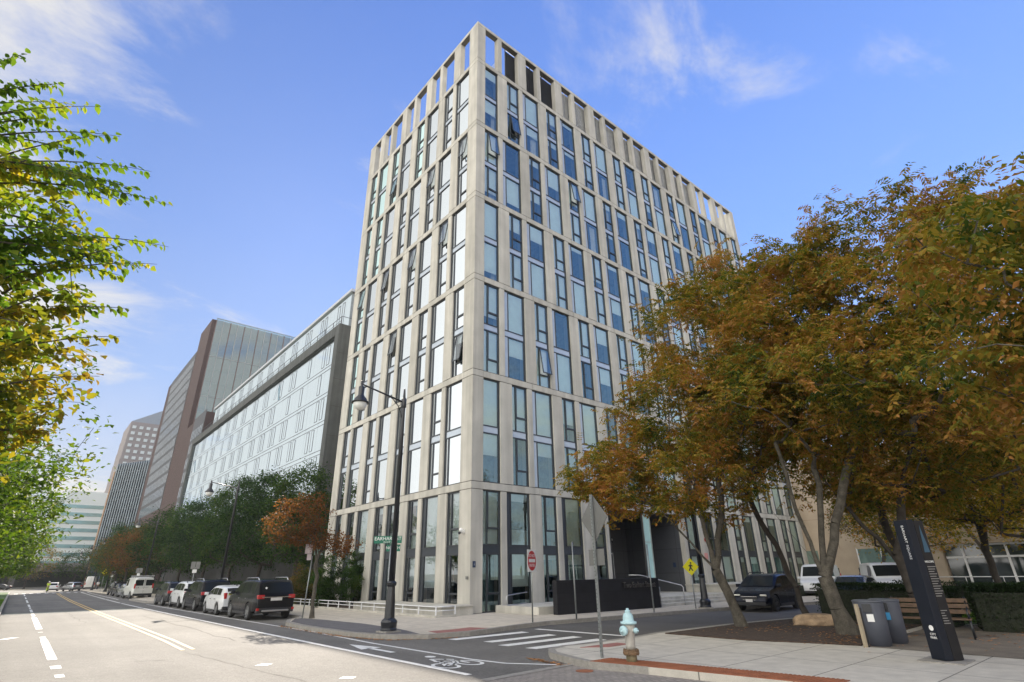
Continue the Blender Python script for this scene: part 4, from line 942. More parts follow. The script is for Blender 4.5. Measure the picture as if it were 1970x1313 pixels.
# long sprays reaching out over the road
def spray(root, a, b, n, size, rs, lm, sag=0.25):
    R_ = np.random.RandomState(rs); a, b = np.array(a, float), np.array(b, float); L_ = np.linalg.norm(b-a); pts = []; dirs = []; path = []
    for i in range(13):
        u = i/12; path.append(a+(b-a)*u + np.array([0,0,-sag*u*u*L_*0.3+0.18*L_*u*(1-u)]))
    path = np.array(path); tw = MB().tube([tuple(p) for p in path], [0.016*(1-u/12)+0.003 for u in range(13)], 4); tw.build('twig', bark_m, root, True)
    for i in range(n):
        u = i/n*11.9; k = int(u); p = path[k]+(path[min(k+1,12)]-path[k])*(u-k); d = path[min(k+1,12)]-path[k]; d /= np.linalg.norm(d); s = np.cross(d, [0,0,1.0]); s /= np.linalg.norm(s)
        for sg in (-1, 1):
            dd = d*0.5 + s*sg*(0.5+0.3*R_.rand()) + np.array([0,0,-0.75*R_.rand()]); pts.append(p+R_.normal(size=3)*0.035); dirs.append(dd/np.linalg.norm(dd))
    return np.array(pts), np.array(dirs)
elm = [o for o in C.objects if o.name == 'elm_tree'][0]; ob0 = np.array(elm.location)
SP_, SD_ = [], []
sprays = [((-18.4,-13.4,6.4),(-16.35,-13.3,7.7)),((-18.0,-13.0,6.6),(-15.95,-12.8,7.5)),((-17.8,-12.6,5.9),(-15.8,-12.6,6.8)),((-17.6,-12.8,5.2),(-15.9,-12.8,6.3)),((-17.6,-12.8,4.6),(-16.1,-13.0,5.3)),((-17.6,-12.8,4.0),(-16.1,-12.8,4.9)),
          ((-17.7,-12.9,3.4),(-16.2,-12.9,4.2)),((-18.4,-13.0,7.2),(-16.9,-13.0,8.3)),((-18.8,-12.9,7.2),(-17.3,-12.8,8.9)),((-19,-13,7.6),(-18.35,-12.9,9.2)),((-17.6,-12.7,3.0),(-16.5,-12.8,3.3)),((-17.8,-12.6,2.7),(-16.8,-12.4,2.7)),((-18.2,-13.2,6.8),(-16.5,-13.4,7.0)),((-18,-13,5.6),(-16.3,-13.2,5.9))]
sprays += [((a[0]+random.uniform(-.4,.1),a[1]+random.uniform(-.5,.5),a[2]+random.uniform(-.4,.4)),(b[0]-random.uniform(.25,.9),b[1]+random.uniform(-.6,.6),b[2]+random.uniform(-.55,.3))) for a,b in sprays for _ in range(3)]
for i, (a, b) in enumerate(sprays):
    p_, d_ = spray(elm, np.array(a)-ob0, np.array(b)-ob0, 26, 0.11, 60+i, lf_elm); SP_.append(p_); SD_.append(d_)
SP_ = np.concatenate(SP_); SD_ = np.concatenate(SD_)
lo_ = SP_[:,2]+ob0[2] < 5.2 + RN.normal(size=len(SP_))*0.5
leaf_obj('spray_leaves', SP_[lo_], SD_[lo_], 0.135*(0.6+0.6*RN.rand(int(lo_.sum()))), lf_elm_y, elm, 0.62, 0.2, 19, 'elm')
SP_, SD_ = SP_[~lo_], SD_[~lo_]
leaf_obj('spray_leaves', SP_, SD_, 0.135*(0.6+0.6*RN.rand(len(SP_))), lf_elm, elm, 0.62, 0.2, 9, 'elm')
for i, (x, y) in enumerate([(-20.6,-4.5),(-20.4,5.5),(-20.3,16),(-20.2,28),(-20.2,42),(-20.1,58),(-20,76),(-20,96)]):
    near = i < 3
    lab = ['second', 'third', 'fourth', 'fifth', 'sixth', 'seventh', 'eighth', 'farthest'][i] + ' green tree along the left grass verge, counted from the big near elm' if i < 7 else 'farthest green tree of the row on the left grass verge'
    tree('verge_tree', lab, [(x,y,SW),(x+.25,y-.1,1.3),(x+.45,y,2.2)], [((x+1.2,y,4.7),(3.9,4.0,2.2),1.2),((x+.3,y,6.6),(3.0,3.2,1.9),.8),((x+2.0,y,3.1),(2.9,3.2,1.0),.5)], 300 if near else 170, 44 if near else 40, 0.15 if near else 0.24, lf_verge, 80+i, 0.15, group='trees along the left grass verge', aspect=0.62, spread=0.26 if near else 0.4, zmin=2.0)
# ---- small street tree with rust leaves by the corner
tree('street_tree', 'young street tree with rust coloured leaves and bare upper twigs at the curb corner', [(-5.9,3.8,SW),(-5.93,3.8,1.0),(-5.98,3.82,2.05)],
     [((-7.2,4.2,3.6),(1.35,1.1,.85),1.1),((-6.6,4.0,4.3),(1.2,1.0,.7),.7),((-5.2,3.4,2.75),(1.05,.9,.40),.7),((-6.3,4.0,3.0),(1.1,1.0,.45),.6)], 150, 38, 0.105, lf_rust, 51, 0.085, aspect=0.7, spread=0.15, zmin=2.2, limbs=[[(-5.98,3.82,2.0),(-5.9,3.8,3.4),(-5.75,3.75,5.3)],[(-5.98,3.82,2.0),(-5.6,3.6,3.3),(-5.2,3.5,4.8)],[(-5.98,3.82,2.0),(-6.3,3.9,3.6),(-6.2,3.9,5.2)]], r_tip=0.007, step=0.3)
# ---- green trees in front of the midrise
rowspec = [(-0.6,21.5,8.6,3.4,'dark green'),(-0.9,29,9.0,3.7,'dark green'),(-1.0,37.5,9.6,3.9,'dark green'),(-1.2,47,9.2,3.9,'dark green'),(-1.6,57,9.4,4.1,'dark green'),(-1.8,68,9.2,4.2,'dark green'),(-2.2,80,8.6,4.2,'turning'),(-2.6,93,9.2,4.3,'dark green'),(-2.2,108,10,4.8,'dark green')]
names = ['nearest', 'second', 'third', 'fourth', 'fifth', 'sixth', 'seventh', 'eighth', 'ninth and farthest']
for i, (x, y, h, r, kd) in enumerate(rowspec):
    lm = lf_mix if kd == 'turning' else (lf_green if i % 2 else lf_green2)
    tree('avenue_tree', '%s %s tree in the row before the glass midrise' % (names[i], 'russet' if kd == 'turning' else 'green'), [(x,y,SW),(x,y,1.5),(x+.1,y,2.4)], [((x,y,h*0.56),(r,r,h*0.34),1.2),((x,y,h*0.86),(r*.72,r*.72,h*0.26),.8)], 340 if i < 4 else 200, 60 if i < 4 else 50, 0.17 if i < 4 else 0.26, lm, 100+i, 0.15, group='trees in front of the midrise', aspect=0.6, spread=0.32 if i < 4 else 0.45, bark=bark_dk, zmin=1.6)
tree('avenue_tree', 'orange topped tree beside the van in the avenue row', [(-4.6,76,SW),(-4.6,76,1.5),(-4.6,76,2.2)], [((-4.6,76,5.2),(3.4,3.4,2.9),1)], 120, 26, 0.22, lf_rust, 140, 0.12, aspect=0.6, spread=0.4, bark=bark_dk, zmin=1.6)
tree('avenue_tree', 'olive tree overhanging the road at the far end of the avenue row', [(-4.9,84,SW),(-4.9,84,1.5),(-5.0,84,2.2)], [((-5.0,84,5.0),(3.6,3.6,2.9),1)], 130, 26, 0.24, lf_mix, 141, 0.12, aspect=0.6, spread=0.45, bark=bark_dk, zmin=1.6)
# ---- shrubs and hedges
def hedge(name, label, cat, poly, h, n, size, lm, rs, top_round=0.25, group=None):
    R_ = np.random.RandomState(rs); xs, ys = [p[0] for p in poly], [p[1] for p in poly]; pts = []
    def inside(x, y):
        c = False; j = len(poly)-1
        for i in range(len(poly)):
            if ((poly[i][1] > y) != (poly[j][1] > y)) and (x < (poly[j][0]-poly[i][0])*(y-poly[i][1])/(poly[j][1]-poly[i][1])+poly[i][0]): c = not c
            j = i
        return c
    while len(pts) < n:
        x, y = R_.uniform(min(xs),max(xs)), R_.uniform(min(ys),max(ys))
        if inside(x, y): pts.append((x+R_.normal()*0.05, y+R_.normal()*0.05, h*(1-R_.rand()**2.2*0.98)*(1+0.05*math.sin(x*1.3+y*.9))))
    cx, cy = sum(xs)/len(xs), sum(ys)/len(ys); root = empty(name, (cx,cy,SW), 0, label, cat, group)
    P_ = np.array(pts)-np.array([cx,cy,0]); d = R_.normal(size=P_.shape); d[:,2] = abs(d[:,2])*.6; d /= np.linalg.norm(d,axis=1,keepdims=True)
    leaf_obj('foliage', P_, d, size*(.7+.6*R_.rand(len(P_))), lm, root, 0.6, 0.1, rs)
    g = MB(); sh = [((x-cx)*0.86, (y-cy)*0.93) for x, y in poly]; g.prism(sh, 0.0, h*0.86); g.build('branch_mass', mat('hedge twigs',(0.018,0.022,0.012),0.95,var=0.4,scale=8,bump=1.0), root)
    return root
hedge('hedge', 'dark clipped hedge running behind the litter bins and bench', 'hedge', [(6.1,-13.0),(7.1,-13.0),(6.3,-17.4),(5.2,-17.4)], 1.13, 26000, 0.06, lf_hedge, 1)
hedge('hedge', 'dark clipped hedge block behind the pylon sign at the lawn edge', 'hedge', [(4.4,-18.0),(5.8,-17.6),(6.2,-19.6),(4.6,-20.0)], 1.15, 18000, 0.06, lf_hedge, 2)
hedge('hedge', 'far hedge before the beige building doors', 'hedge', [(14.5,-13.0),(15.4,-13.0),(16.2,-21.5),(15.2,-21.5)], 1.05, 6000, 0.09, lf_hedge, 3)
hedge('hedge', 'low green hedge at the foot of the tower beyond the parked dark crossover', 'hedge', [(20,-4.7),(30,-5.2),(30,-4.0),(20,-3.6)], 0.75, 5000, 0.08, lf_green, 4)
hedge('hedge', 'rounded clipped hedge behind the railing beside the corner shrub', 'hedge', [(-2.0,15.5),(0,15.5),(0.6,24),(-2.0,24)], 1.55, 9000, 0.08, lf_green, 5)
hedge('hedge', 'long clipped hedge behind the parked cars', 'hedge', [(-2.2,25),(1.0,25),(1.0,100),(-2.6,100)], 1.35, 16000, 0.14, lf_green, 6)
def shrub(name, label, c, r, h, n, size, lm, rs, cat='shrub', group=None):
    root = empty(name, (c[0],c[1],SW), 0, label, cat, group); T = ellipsoid_pts(110, (0,0,h*.52), (r,r*.95,h*.5), rs, 0.3, zmin=0.15)
    pos, par, tips = grow([(0,0,0),(0,0,0.2)], T, rs, 0.3, 0.1); skeleton_mesh('stems', pos, par, 0.005, 0.05, bark_dk, root, 5)
    crown('foliage', pos, tips, n//110, size, lm, root, rs, 0.62, 0.14, 0.2); return root
shrub('shrub', 'big leafy shrub against the lower left face of the tower', (-0.95,12.4), 1.9, 3.0, 17000, 0.10, lf_green2, 200)
shrub('shrub', 'smaller shrub with reddish tips left of the big corner shrub', (-1.6,16.2), 1.3, 2.2, 8000, 0.10, lf_mix, 201)
# far greenery beyond the crosswalk
for i, (x, y, h, r) in enumerate([(-14,195,13,7),(-24,185,14,8),(-34,190,13,8),(-3,196,11,6),(6,190,14,8),(3,150,10,6),(7,170,12,7),(-45,180,14,9),(-30,150,8,6)]):
    tree('distant_tree', ['distant tree straight beyond the crosswalk under the bridge','distant tree left of the avenue end','pale distant tree far left beneath the overpass','small distant tree before the white office','distant tree right of the overpass','tree behind the white van at the bend','tall tree at the bend behind the van','distant tree at the far left edge','low tree on the far left traffic island'][i], [(x,y,ST),(x,y,2),(x,y,3)], [((x,y,h*.55),(r,r,h*.42),1)], 90, 26, 0.5, lf_green2 if i % 2 else lf_mix, 160+i, 0.2, group='distant trees past the crosswalk', aspect=0.6, spread=0.8, bark=bark_dk, zmin=1)
for nm_, po, hh, lm_ in (('far_wood', [(-75,238),(14,238),(14,246),(-75,246)], 6.6, lf_green2), ('far_bank', [(-3.0,112),(4.5,112),(14,225),(6,225)], 3.2, lf_green)):
    q = hedge(nm_, 'dense band of green trees closing off the far end of the avenue' if nm_ == 'far_wood' else 'green bank of shrubs along the bend past the crosswalk', 'trees', po, hh, 9000, 0.5, lm_, 9)
g = hedge('undergrowth', 'bushy green undergrowth on the far left bank', 'bushes', [(-60,128),(-19.5,125),(-19.5,131),(-60,140)], 1.6, 5000, 0.3, lf_elm, 7)
# grass blades on the verge and lawn
def grass(name, poly, n, z, rs, h=0.07):
    R_ = np.random.RandomState(rs); xs, ys = [p[0] for p in poly], [p[1] for p in poly]; P_ = np.stack([R_.uniform(min(xs),max(xs),n), R_.uniform(min(ys),max(ys),n), np.full(n,z)],1)
    d = R_.normal(size=(n,3))*0.4+np.array([0,0,1.0]); o = leaf_obj(name, P_, d/np.linalg.norm(d,axis=1,keepdims=True), h*(.6+.8*R_.rand(n)), leafmat('grass blades'+name,[(0.04,0.09,0.015),(0.08,0.16,0.02),(0.14,0.22,0.03)],0.4), None, 0.16, 0, rs); return tag(o, kind='stuff')
grass('verge_grass', [(-19,12),(-16.8,12),(-16.8,60),(-19,60)], 42000, SW, 5, 0.09)
grass('lawn_grass', [(7.4,-19),(13,-16.3)], 16000, SW+0.015, 6)

# ================================================================ ROCK
rk = bmesh.new(); bmesh.ops.create_icosphere(rk, subdivisions=4, radius=1)
for v in rk.verts:
    p = v.co; n = math.sin(p.x*3.1+1)*math.cos(p.y*2.7)*.12+math.sin(p.x*7.3+p.z*5.1)*.05+math.sin(p.y*11+p.z*8)*.025
    v.co = p*(1+n); v.co.z = v.co.z*.36 if v.co.z > 0 else v.co.z*.15; v.co.x *= .48; v.co.y *= .78
    if v.co.z > .26: v.co.z = .26+(v.co.z-.26)*.3
me = bpy.data.meshes.new('boulder'); rk.to_mesh(me); rk.free()
o = bpy.data.objects.new('boulder', me); C.objects.link(o); me.materials.append(mat('sandy boulder',(0.34,0.24,0.15),0.9,var=0.35,scale=4,bump=0.8,bscale=9,fine=0.2)); o.location = (3.6,-14.0,SW+0.06); o.rotation_euler = (0,0,0.5)
tag(o, 'flat topped tan boulder lying in the mulch bed by the trees', 'rock')

# ================================================================ STREET FURNITURE
lamp_glass = mat('frosted lamp globe', (0.80,0.80,0.78), 0.2, var=0.02)
def street_lamp(loc, rz, label, group, H_=8.0, arm=1.85):
    t = empty('street_lamp', loc, rz, label, 'street lamp', group)
    g = MB(); g.lathe([(0.27,0),(0.27,0.10),(0.25,0.13),(0.27,0.30),(0.24,0.36),(0.17,0.42),(0.155,0.9),(0.125,1.35),(0.16,1.40),(0.17,1.47),(0.13,1.52)], n=16)
    g.build('base', black_metal, t, bevel=0.0)
    MB().box(-.29,-.29,-.02,.29,.29,0.05).build('footing', granite, t)
    MB().tube([(0,0,1.5),(0,0,H_-.2),(0,0,H_+.05),(0,0,H_+.30),(0,0,H_+.32)], [0.105,0.068,0.05,0.03,0.012], 14).build('pole', black_metal, t, True)
    g = MB(); a0 = H_-0.22; g.lathe([(0.09,a0-.22),(0.10,a0-.2),(0.10,a0+.12),(0.085,a0+.15)], n=12)
    g.tube([(-0.05,0,a0),(-arm,0,a0+0.30)], [0.036,0.030], 8); g.tube([(-.08,0,a0-.62),(-.12,0,a0-.40),(-.26,0,a0-.18),(-.50,0,a0+.02),(-.62,0,a0+.08)], 0.018, 6)
    for k in range(9): a = k/9*2*PI; q = (k+1)/9*2*PI; g.tube([(-.22+.09*math.cos(a),0,a0-.10+.09*math.sin(a)),(-.22+.09*math.cos(q),0,a0-.10+.09*math.sin(q))], 0.011, 4)
    g.build('arm', black_metal, t, True)
    hx = -arm; hz = a0+0.30
    hd = MB().lathe([(0.02,0.14),(0.045,0.10),(0.05,0.0),(0.03,-.06),(0.10,-.10),(0.11,-.14),(0.10,-.40),(0.13,-.46),(0.22,-.56),(0.235,-.62),(0.31,-.68),(0.31,-.71),(0.25,-.72)], (hx,0,hz), 20).build('lamp_head', black_metal, t, True)
    MB().lathe([(0.245,-.70),(0.235,-.80),(0.18,-.90),(0.09,-.955),(0.01,-.965)], (hx,0,hz), 20).build('globe', lamp_glass, t, True)
    return t
G_ = 'black gooseneck lamps along the avenue'
lamp1 = street_lamp((-6.72,-4.75,SW), 0.10, 'nearest black gooseneck street lamp on the tower corner', G_)
street_lamp((-5.5,21.6,SW), 0.0, 'black gooseneck street lamp rising behind the parked black crossover', G_)
street_lamp((-5.4,54,SW), 0.0, 'black gooseneck street lamp among the russet trees behind the white van', G_)
street_lamp((-5.0,92,SW), 0.0, 'black gooseneck street lamp before the slotted glass building', G_)
street_lamp((-4.6,118,SW), 0.0, 'black gooseneck street lamp just past the crosswalk', G_)
street_lamp((-4.2,146,SW), 0.0, 'farthest black gooseneck street lamp at the bend', G_)
street_lamp((9.5,-6.4,SW), PI*0.75, 'black street lamp by the entrance steps behind the park tree', None, 6.6)
t = empty('park_lamp', (14.5,-16.9,SW), 0, 'tall thin dark lamp post standing on the lawn before the beige building', 'lamp post'); MB().lathe([(0.3,0),(0.3,.12),(.12,.16)],n=12).build('footing', granite, t); MB().tube([(0,0,.15),(0,0,7.5)],[0.09,0.06],10).build('pole', black_metal, t, True); MB().tube([(0,0,7.5),(.9,0,7.8)],[.04,.03],8).lathe([(0.02,7.9),(0.2,7.7),(0.25,7.6),(.1,7.55)],(.9,0,0),12).build('lamp_head', black_metal, t, True)
def perf_post(t, h, w_=0.05, name='post', m=None):
    g = MB(); g.box(-w_/2,-w_/2,0,-w_/2+.008,w_/2,h); g.box(w_/2-.008,-w_/2,0,w_/2,w_/2,h); g.box(-w_/2+.008,-w_/2+.0,0,w_/2-.008,-w_/2+.008,h)
    o = g.build(name, m or galv, t); d = MB(); z = .12
    while z < h-.05: d.box(-w_/2-.003,-.009,z,-w_/2,.009,z+.02); z += .075
    d.build('punched_holes', black_metal, o); return o
# diamond sign seen from behind
t = empty('warning_sign', (-6.37,-13.56,SW), rad(-13), 'tall diamond road sign seen from its plain grey back above a smaller plate', 'road sign')
perf_post(t, 3.40)
g = MB(); s_ = 0.53; g.prism([(0,-s_),(s_,0),(0,s_),(-s_,0)], 0, 0.012, Matrix.Translation((0.045,0,2.86)) @ Matrix.Rotation(PI/2,4,'Y')); g.build('diamond_plate', sign_grey, t, bevel=0.004)
MB().box(0.04,-0.30,1.83,0.05,0.30,2.18).build('lower_plate', sign_grey, t, bevel=0.003)
# do not enter sign
red = mat('sign red', (0.50,0.02,0.025), 0.45, var=0.05); white_s = mat('sign white', (0.76,0.76,0.74), 0.5, var=0.04)
t = empty('do_not_enter_sign', (-1.25,-5.72,SW), 0, 'red and white do not enter sign on a thin post by the tower corner', 'road sign')
MB().tube([(0,0,0),(0,0,2.52)], 0.028, 8).build('post', galv, t, True)
fm_ = face_mat((0,0,2.14),(0.39,-0.92,0)); fm_ = face_mat((0,-0.04,2.14),(0.36,-0.93,0))
p = MB().box(-.38,-.40,0,.38,.40,.008,m=fm_).build('sign_plate', white_s, t)
def disc(r, z0, z1, m, n=32): return MB().prism([(r*math.cos(2*PI*k/n), r*math.sin(2*PI*k/n)) for k in range(n)], z0, z1, m)
disc(.355,.008,.012,fm_).build('red_disc', red, p); MB().box(-.27,-.06,.012,.27,.06,.016,m=fm_).build('white_bar', white_s, p)
text('lettering', 'DO NOT', 0.155, white_s, p, fm_ @ Matrix.Translation((0,.175,.013)), 0.002); text('lettering', 'ENTER', 0.155, white_s, p, fm_ @ Matrix.Translation((0,-.175,.013)), 0.002)
for (x, y, h, lab) in [(0.78,-6.05,2.85,'bare steel sign post before the left end of the black wall'),(5.75,-6.1,2.85,'bare leaning steel sign post before the wall lettering')]:
    t = empty('sign_post', (x,y,SW), 0, lab, 'post', 'bare steel posts on the kerb'); MB().tube([(0,0,0),(-0.02,0,h)], [0.034,0.03], 8).build('post', galv, t, True); MB().box(-.05,-.006,h-.5,.03,.006,h).build('thin_plate', sign_grey, t)
# street name blades behind the lamp
green_s = mat('sign green', (0.005,0.14,0.085), 0.45, var=0.05)
t = empty('street_name_sign', (-5.15,-1.6,SW), 0, 'green street name blades on a slim post half hidden by the lamp post', 'street sign')
MB().tube([(0,0,0),(0,0,2.82)], 0.03, 8).build('post', galv, t, True)
fA = face_mat((-0.08,0,3.02),(-0.62,-0.78,0)); p = MB().box(-.62,-.13,-.006,.50,.15,.006,m=fA).build('name_blade', green_s, t); text('lettering', 'EARHART ST', 0.19, white_s, p, fA @ Matrix.Translation((-.06,.045,.007)), 0.002); text('lettering', 'PRIVATE WAY', 0.075, white_s, p, fA @ Matrix.Translation((0,-.085,.007)), 0.002)
fB = face_mat((0.05,0,2.72),(-0.55,-0.83,0)); p = MB().box(-.22,-.13,-.006,.34,.13,.006,m=fB).build('name_blade', green_s, t); text('lettering', 'NORTH', 0.16, white_s, p, fB @ Matrix.Translation((.05,0,.007)), 0.002)
# parking sign by the young tree
def plates(t, fm2, lst, m2):
    for (x0,y0,x1,y1,mm) in lst: MB().box(x0,y0,0,x1,y1,.006,m=fm2).build('sign_plate', mm, t)
pink = mat('faded sign', (0.58,0.50,0.52), 0.6); pale_g = mat('pale green sign', (0.30,0.42,0.36), 0.6)
t = empty('parking_sign', (-6.12,4.35,SW), 0, 'parking sign post with pink and pale green plates behind the young rust tree', 'road sign'); MB().tube([(0,0,0),(0.12,0,2.6)], 0.03, 8).build('post', galv, t, True)
plates(t, face_mat((0.1,-.04,2.72),(-0.55,-0.83,0)), [(-.36,-.02,-.04,.40,pink),(-.24,-.30,-.04,-.04,pink),(.06,-.08,.46,.42,pale_g)], None)
for i, (x, y, lab) in enumerate([(-5.35,31,'pair of parking plates on a post behind the dark grey crossover'),(-5.3,60,'parking plates on a post beside the dark parked cars'),(-5.2,86,'narrow parking plates on a post near the crosswalk')]):
    t = empty('parking_sign', (x,y,SW), 0, lab, 'road sign', 'parking signs along the right kerb'); MB().tube([(0,0,0),(0,0,2.6)], 0.03, 6).build('post', galv, t, True)
    plates(t, face_mat((0,-.04,2.55),(-0.4,-0.9,0)), [(-.34,-.1,-.02,.45,sign_grey),(.02,-.1,.34,.45,sign_grey),(-.16,-.4,.16,-.14,white_s)], None)
yel = mat('fluorescent yellow', (0.72,0.66,0.01), 0.45, var=0.04)
def ped_sign(loc, rz, lab, s_=0.46, h=2.2):
    t = empty('pedestrian_sign', loc, rz, lab, 'road sign', 'yellow pedestrian crossing signs'); MB().tube([(0,0,0),(0,0,h)], 0.028, 8).build('post', galv, t, True)
    f = face_mat((0,-.045,h),(0,-1,0)); p = MB().prism([(0,-s_),(s_,0),(0,s_),(-s_,0)], 0, 0.01, f).build('diamond_plate', yel, t)
    g = MB(); k = s_/0.46; g.prism([(k*.05*math.cos(a*PI/5)+.02*k, k*.05*math.sin(a*PI/5)+.20*k) for a in range(10)], .01, .014, f)
    for a, b, w_ in [((.01,.13),(-.02,-.03),.055),((-.02,-.03),(.10,-.21),.032),((-.02,-.03),(-.11,-.21),.032),((.0,.12),(.12,.02),.024),((.0,.12),(-.12,.03),.024)]:
        a = Vector((a[0]*k,a[1]*k,0)); b = Vector((b[0]*k,b[1]*k,0)); d = (b-a).normalized(); n = Vector((-d.y,d.x,0))*w_*k; g.prism([(q.x,q.y) for q in (a-n,b-n,b+n,a+n)], .01, .014, f)
    g.build('pictogram', black_metal, p)
ped_sign((8.95,-6.2,SW), rad(-40), 'yellow diamond pedestrian sign beside the lamp right of the steps', 0.40, 1.86)
ped_sign((-5.1,98,SW), 0.2, 'small yellow pedestrian sign at the avenue crosswalk', 0.5, 3.0)
# hydrant
hyd_blue = mat('pale blue enamel', (0.40,0.58,0.61), 0.45, var=0.1, scale=12, fine=0.08); hyd_body = mat('silver grey paint', (0.42,0.40,0.36), 0.5, 0.15, var=0.15, scale=9); hyd_rust = mat('hydrant rust', (0.16,0.10,0.055), 0.85, var=0.4, scale=14)
t = empty('fire_hydrant', (-6.42,-14.40,SW), rad(158), 'fire hydrant with pale blue cap and silver barrel on the corner pavement', 'fire hydrant'); t.scale = (1.04,1.04,1.0)
MB().lathe([(0.105,0),(0.105,0.14),(0.10,0.15)], n=20).build('lower_barrel', mat('olive rust',(0.20,0.17,0.10),0.8,var=0.3,scale=12), t, True)
g = MB().lathe([(0.10,0.135),(0.155,0.14),(0.16,0.16),(0.16,0.185),(0.15,0.195),(0.155,0.20),(0.155,0.225),(0.10,0.235)], n=20)
for k in range(8): a = k*PI/4; g.lathe([(0.02,0.125),(0.02,0.24)], (0.132*math.cos(a),0.132*math.sin(a),0), 6)
g.build('flange', hyd_rust, t)
MB().lathe([(0.095,0.23),(0.092,0.30),(0.098,0.48),(0.115,0.54),(0.118,0.64),(0.112,0.70)], n=24).build('barrel', hyd_body, t, True)
MB().lathe([(0.11,0.685),(0.158,0.69),(0.163,0.71),(0.158,0.735),(0.115,0.745),(0.108,0.77),(0.104,0.83),(0.085,0.88),(0.05,0.905),(0.055,0.91),(0.055,0.945),(0.03,0.95),(0.026,0.985),(0.0,0.985)], n=24).build('bonnet', hyd_blue, t, True)
for ang, r_, dn in ((rad(20),0.095,'pumper_cap'),(rad(-70),0.055,'hose_cap'),(rad(110),0.055,'hose_cap')):
    m_ = Matrix.Rotation(ang,4,'Z') @ Matrix.Translation((0,0,0.575)) @ Matrix.Rotation(PI/2,4,'Y')
    o = MB().lathe([(r_*.75,0.09),(r_*.8,0.145),(r_,0.15),(r_,0.185),(r_*.85,0.20),(r_*.3,0.205),(r_*.28,0.235),(0,0.235)], n=20, m=m_).build(dn, hyd_blue, t, True)
    MB().lathe([(r_*.9,0.06),(r_*.8,0.146)], n=16, m=m_).build('outlet', hyd_body, t, True)
# pylon sign
py_m = mat('pylon dark metal', (0.008,0.011,0.019), 0.45, 0.0, var=0.15, spec=0.25); py_g = mat('pylon glossy face', (0.012,0.012,0.014), 0.4, var=0.1, spec=0.25)
t = empty('wayfinding_pylon', (-2.25,-18.74,SW), rad(-31), 'tall slim black wayfinding pylon with white vertical lettering at the right', 'pylon sign')
MB().box(-.17,-.165,0.03,.0,.165,2.60).build('front_fin', py_m, t, bevel=0.01); MB().box(0.012,-.155,0.03,.24,.155,2.58).build('rear_fin', py_g, t, bevel=0.01)
pc = [o for o in C.objects if o.parent == t]
fL = face_mat((-.172,0.0,1.3),(-1,0,0))
text('lettering', 'EARHART', 0.080, white_s, t, fL @ Matrix.Translation((0.03,1.02,.001)) @ Matrix.Rotation(-PI/2,4,'Z'), 0.002); text('lettering', 'SQUARE', 0.076, mat('thin sign white',(0.55,0.56,0.58),0.5,var=0.02), t, fL @ Matrix.Translation((0.03,0.67,.001)) @ Matrix.Rotation(-PI/2,4,'Z'), 0.002)
disc(.05,0,.003,fL @ Matrix.Translation((0.03,-.72,.0))).build('logo', white_s, t); text('lettering', 'CITY', 0.06, white_s, t, fL @ Matrix.Translation((.03,-.83,.001)), 0.002); text('lettering', 'PARK', 0.06, white_s, t, fL @ Matrix.Translation((.03,-.89,.001)), 0.002)
fR = face_mat((0.126,-.157,1.3),(0,-1,0)) @ Matrix.Diagonal((.8,1,1,1)); blue_s = mat('blue print', (0.03,0.085,0.14), 0.5)
MB().prism([(-.07,.66),(.09,.66),(.07,.80),(.03,1.0),(.0,1.2),(-.035,1.0),(-.05,.80)], 0, .003, fR).build('blue_figure', blue_s, t)
tl = MB(); tl2 = mat('dim print', (0.22,0.21,0.20), 0.6)
for k in range(13): tl.box(-.12,.38-.045*k,0,.12-(k*37%5)*.02,.395-.045*k,.003,m=fR)
for k in range(6): tl.box(-.12,-.42-.045*k,0,.06-(k*29%5)*.02,-.405-.045*k,.003,m=fR)
tl.build('text_lines', tl2, t); text('lettering', 'WELCOME', 0.055, white_s, t, fR @ Matrix.Translation((-.02,.48,.001)), 0.002)
# litter bins, marker post
def bin_(loc, rz, lab, sticker):
    t = empty('litter_bin', loc, rz, lab, 'litter bin', 'grey litter bins'); bm_ = mat('bin grey metal', (0.075,0.082,0.105), 0.5, 0.1, var=0.1)
    n = 28; vs = []
    pr = [(0.30+0.0,0.04),(0.325,0.5),(0.335,0.90),(0.345,0.93)]
    MB().lathe([(0.29,0),(0.29,0.04),(0.315,0.05),(0.325,0.5),(0.335,0.90),(0.335,0.93)], n=32, m=Matrix.Diagonal((0.85,1.05,1,1))).build('bin_body', bm_, t, True)
    MB().lathe([(0.33,0.93),(0.35,0.935),(0.345,0.955),(0.30,0.97),(0,0.975)], n=32, m=Matrix.Diagonal((0.85,1.05,1,1))).build('bin_lid', mat('bin lid',(0.12,0.13,0.15),0.4,0.3), t, True)
    f = face_mat((-.225,-.19,0),(-0.75,-0.62,0)); MB().box(-.11,.72,.0,.07,.90,.05,m=f).build('bin_opening', black_metal, t); MB().box(-.06,.52,.02,.08,.68,.036,m=f).build('label_sticker', sticker, t)
bin_((-0.52,-17.0,SW), rad(-25), 'grey round litter bin nearest the pavement with a pale sticker', white_s)
bin_((0.28,-17.1,SW), rad(-25), 'grey round recycling bin with a blue sticker, behind the other bin', mat('blue sticker',(0.04,0.28,0.55),0.5))
t = empty('marker_post', (-1.0,-16.93,SW), rad(-25), 'short tan wooden marker post with a dark edge before the bins', 'marker post')
MB().box(-.07,-.035,0,.0,.035,0.88).prism([(-.07,-.035),(0,-.035),(0,.035),(-.07,.035)],0.88,0.90).build('post_face', mat('tan post',(0.36,0.30,0.21),0.6), t, bevel=0.004); MB().box(.002,-.03,0,.05,.03,0.82).build('post_back', black_metal, t)
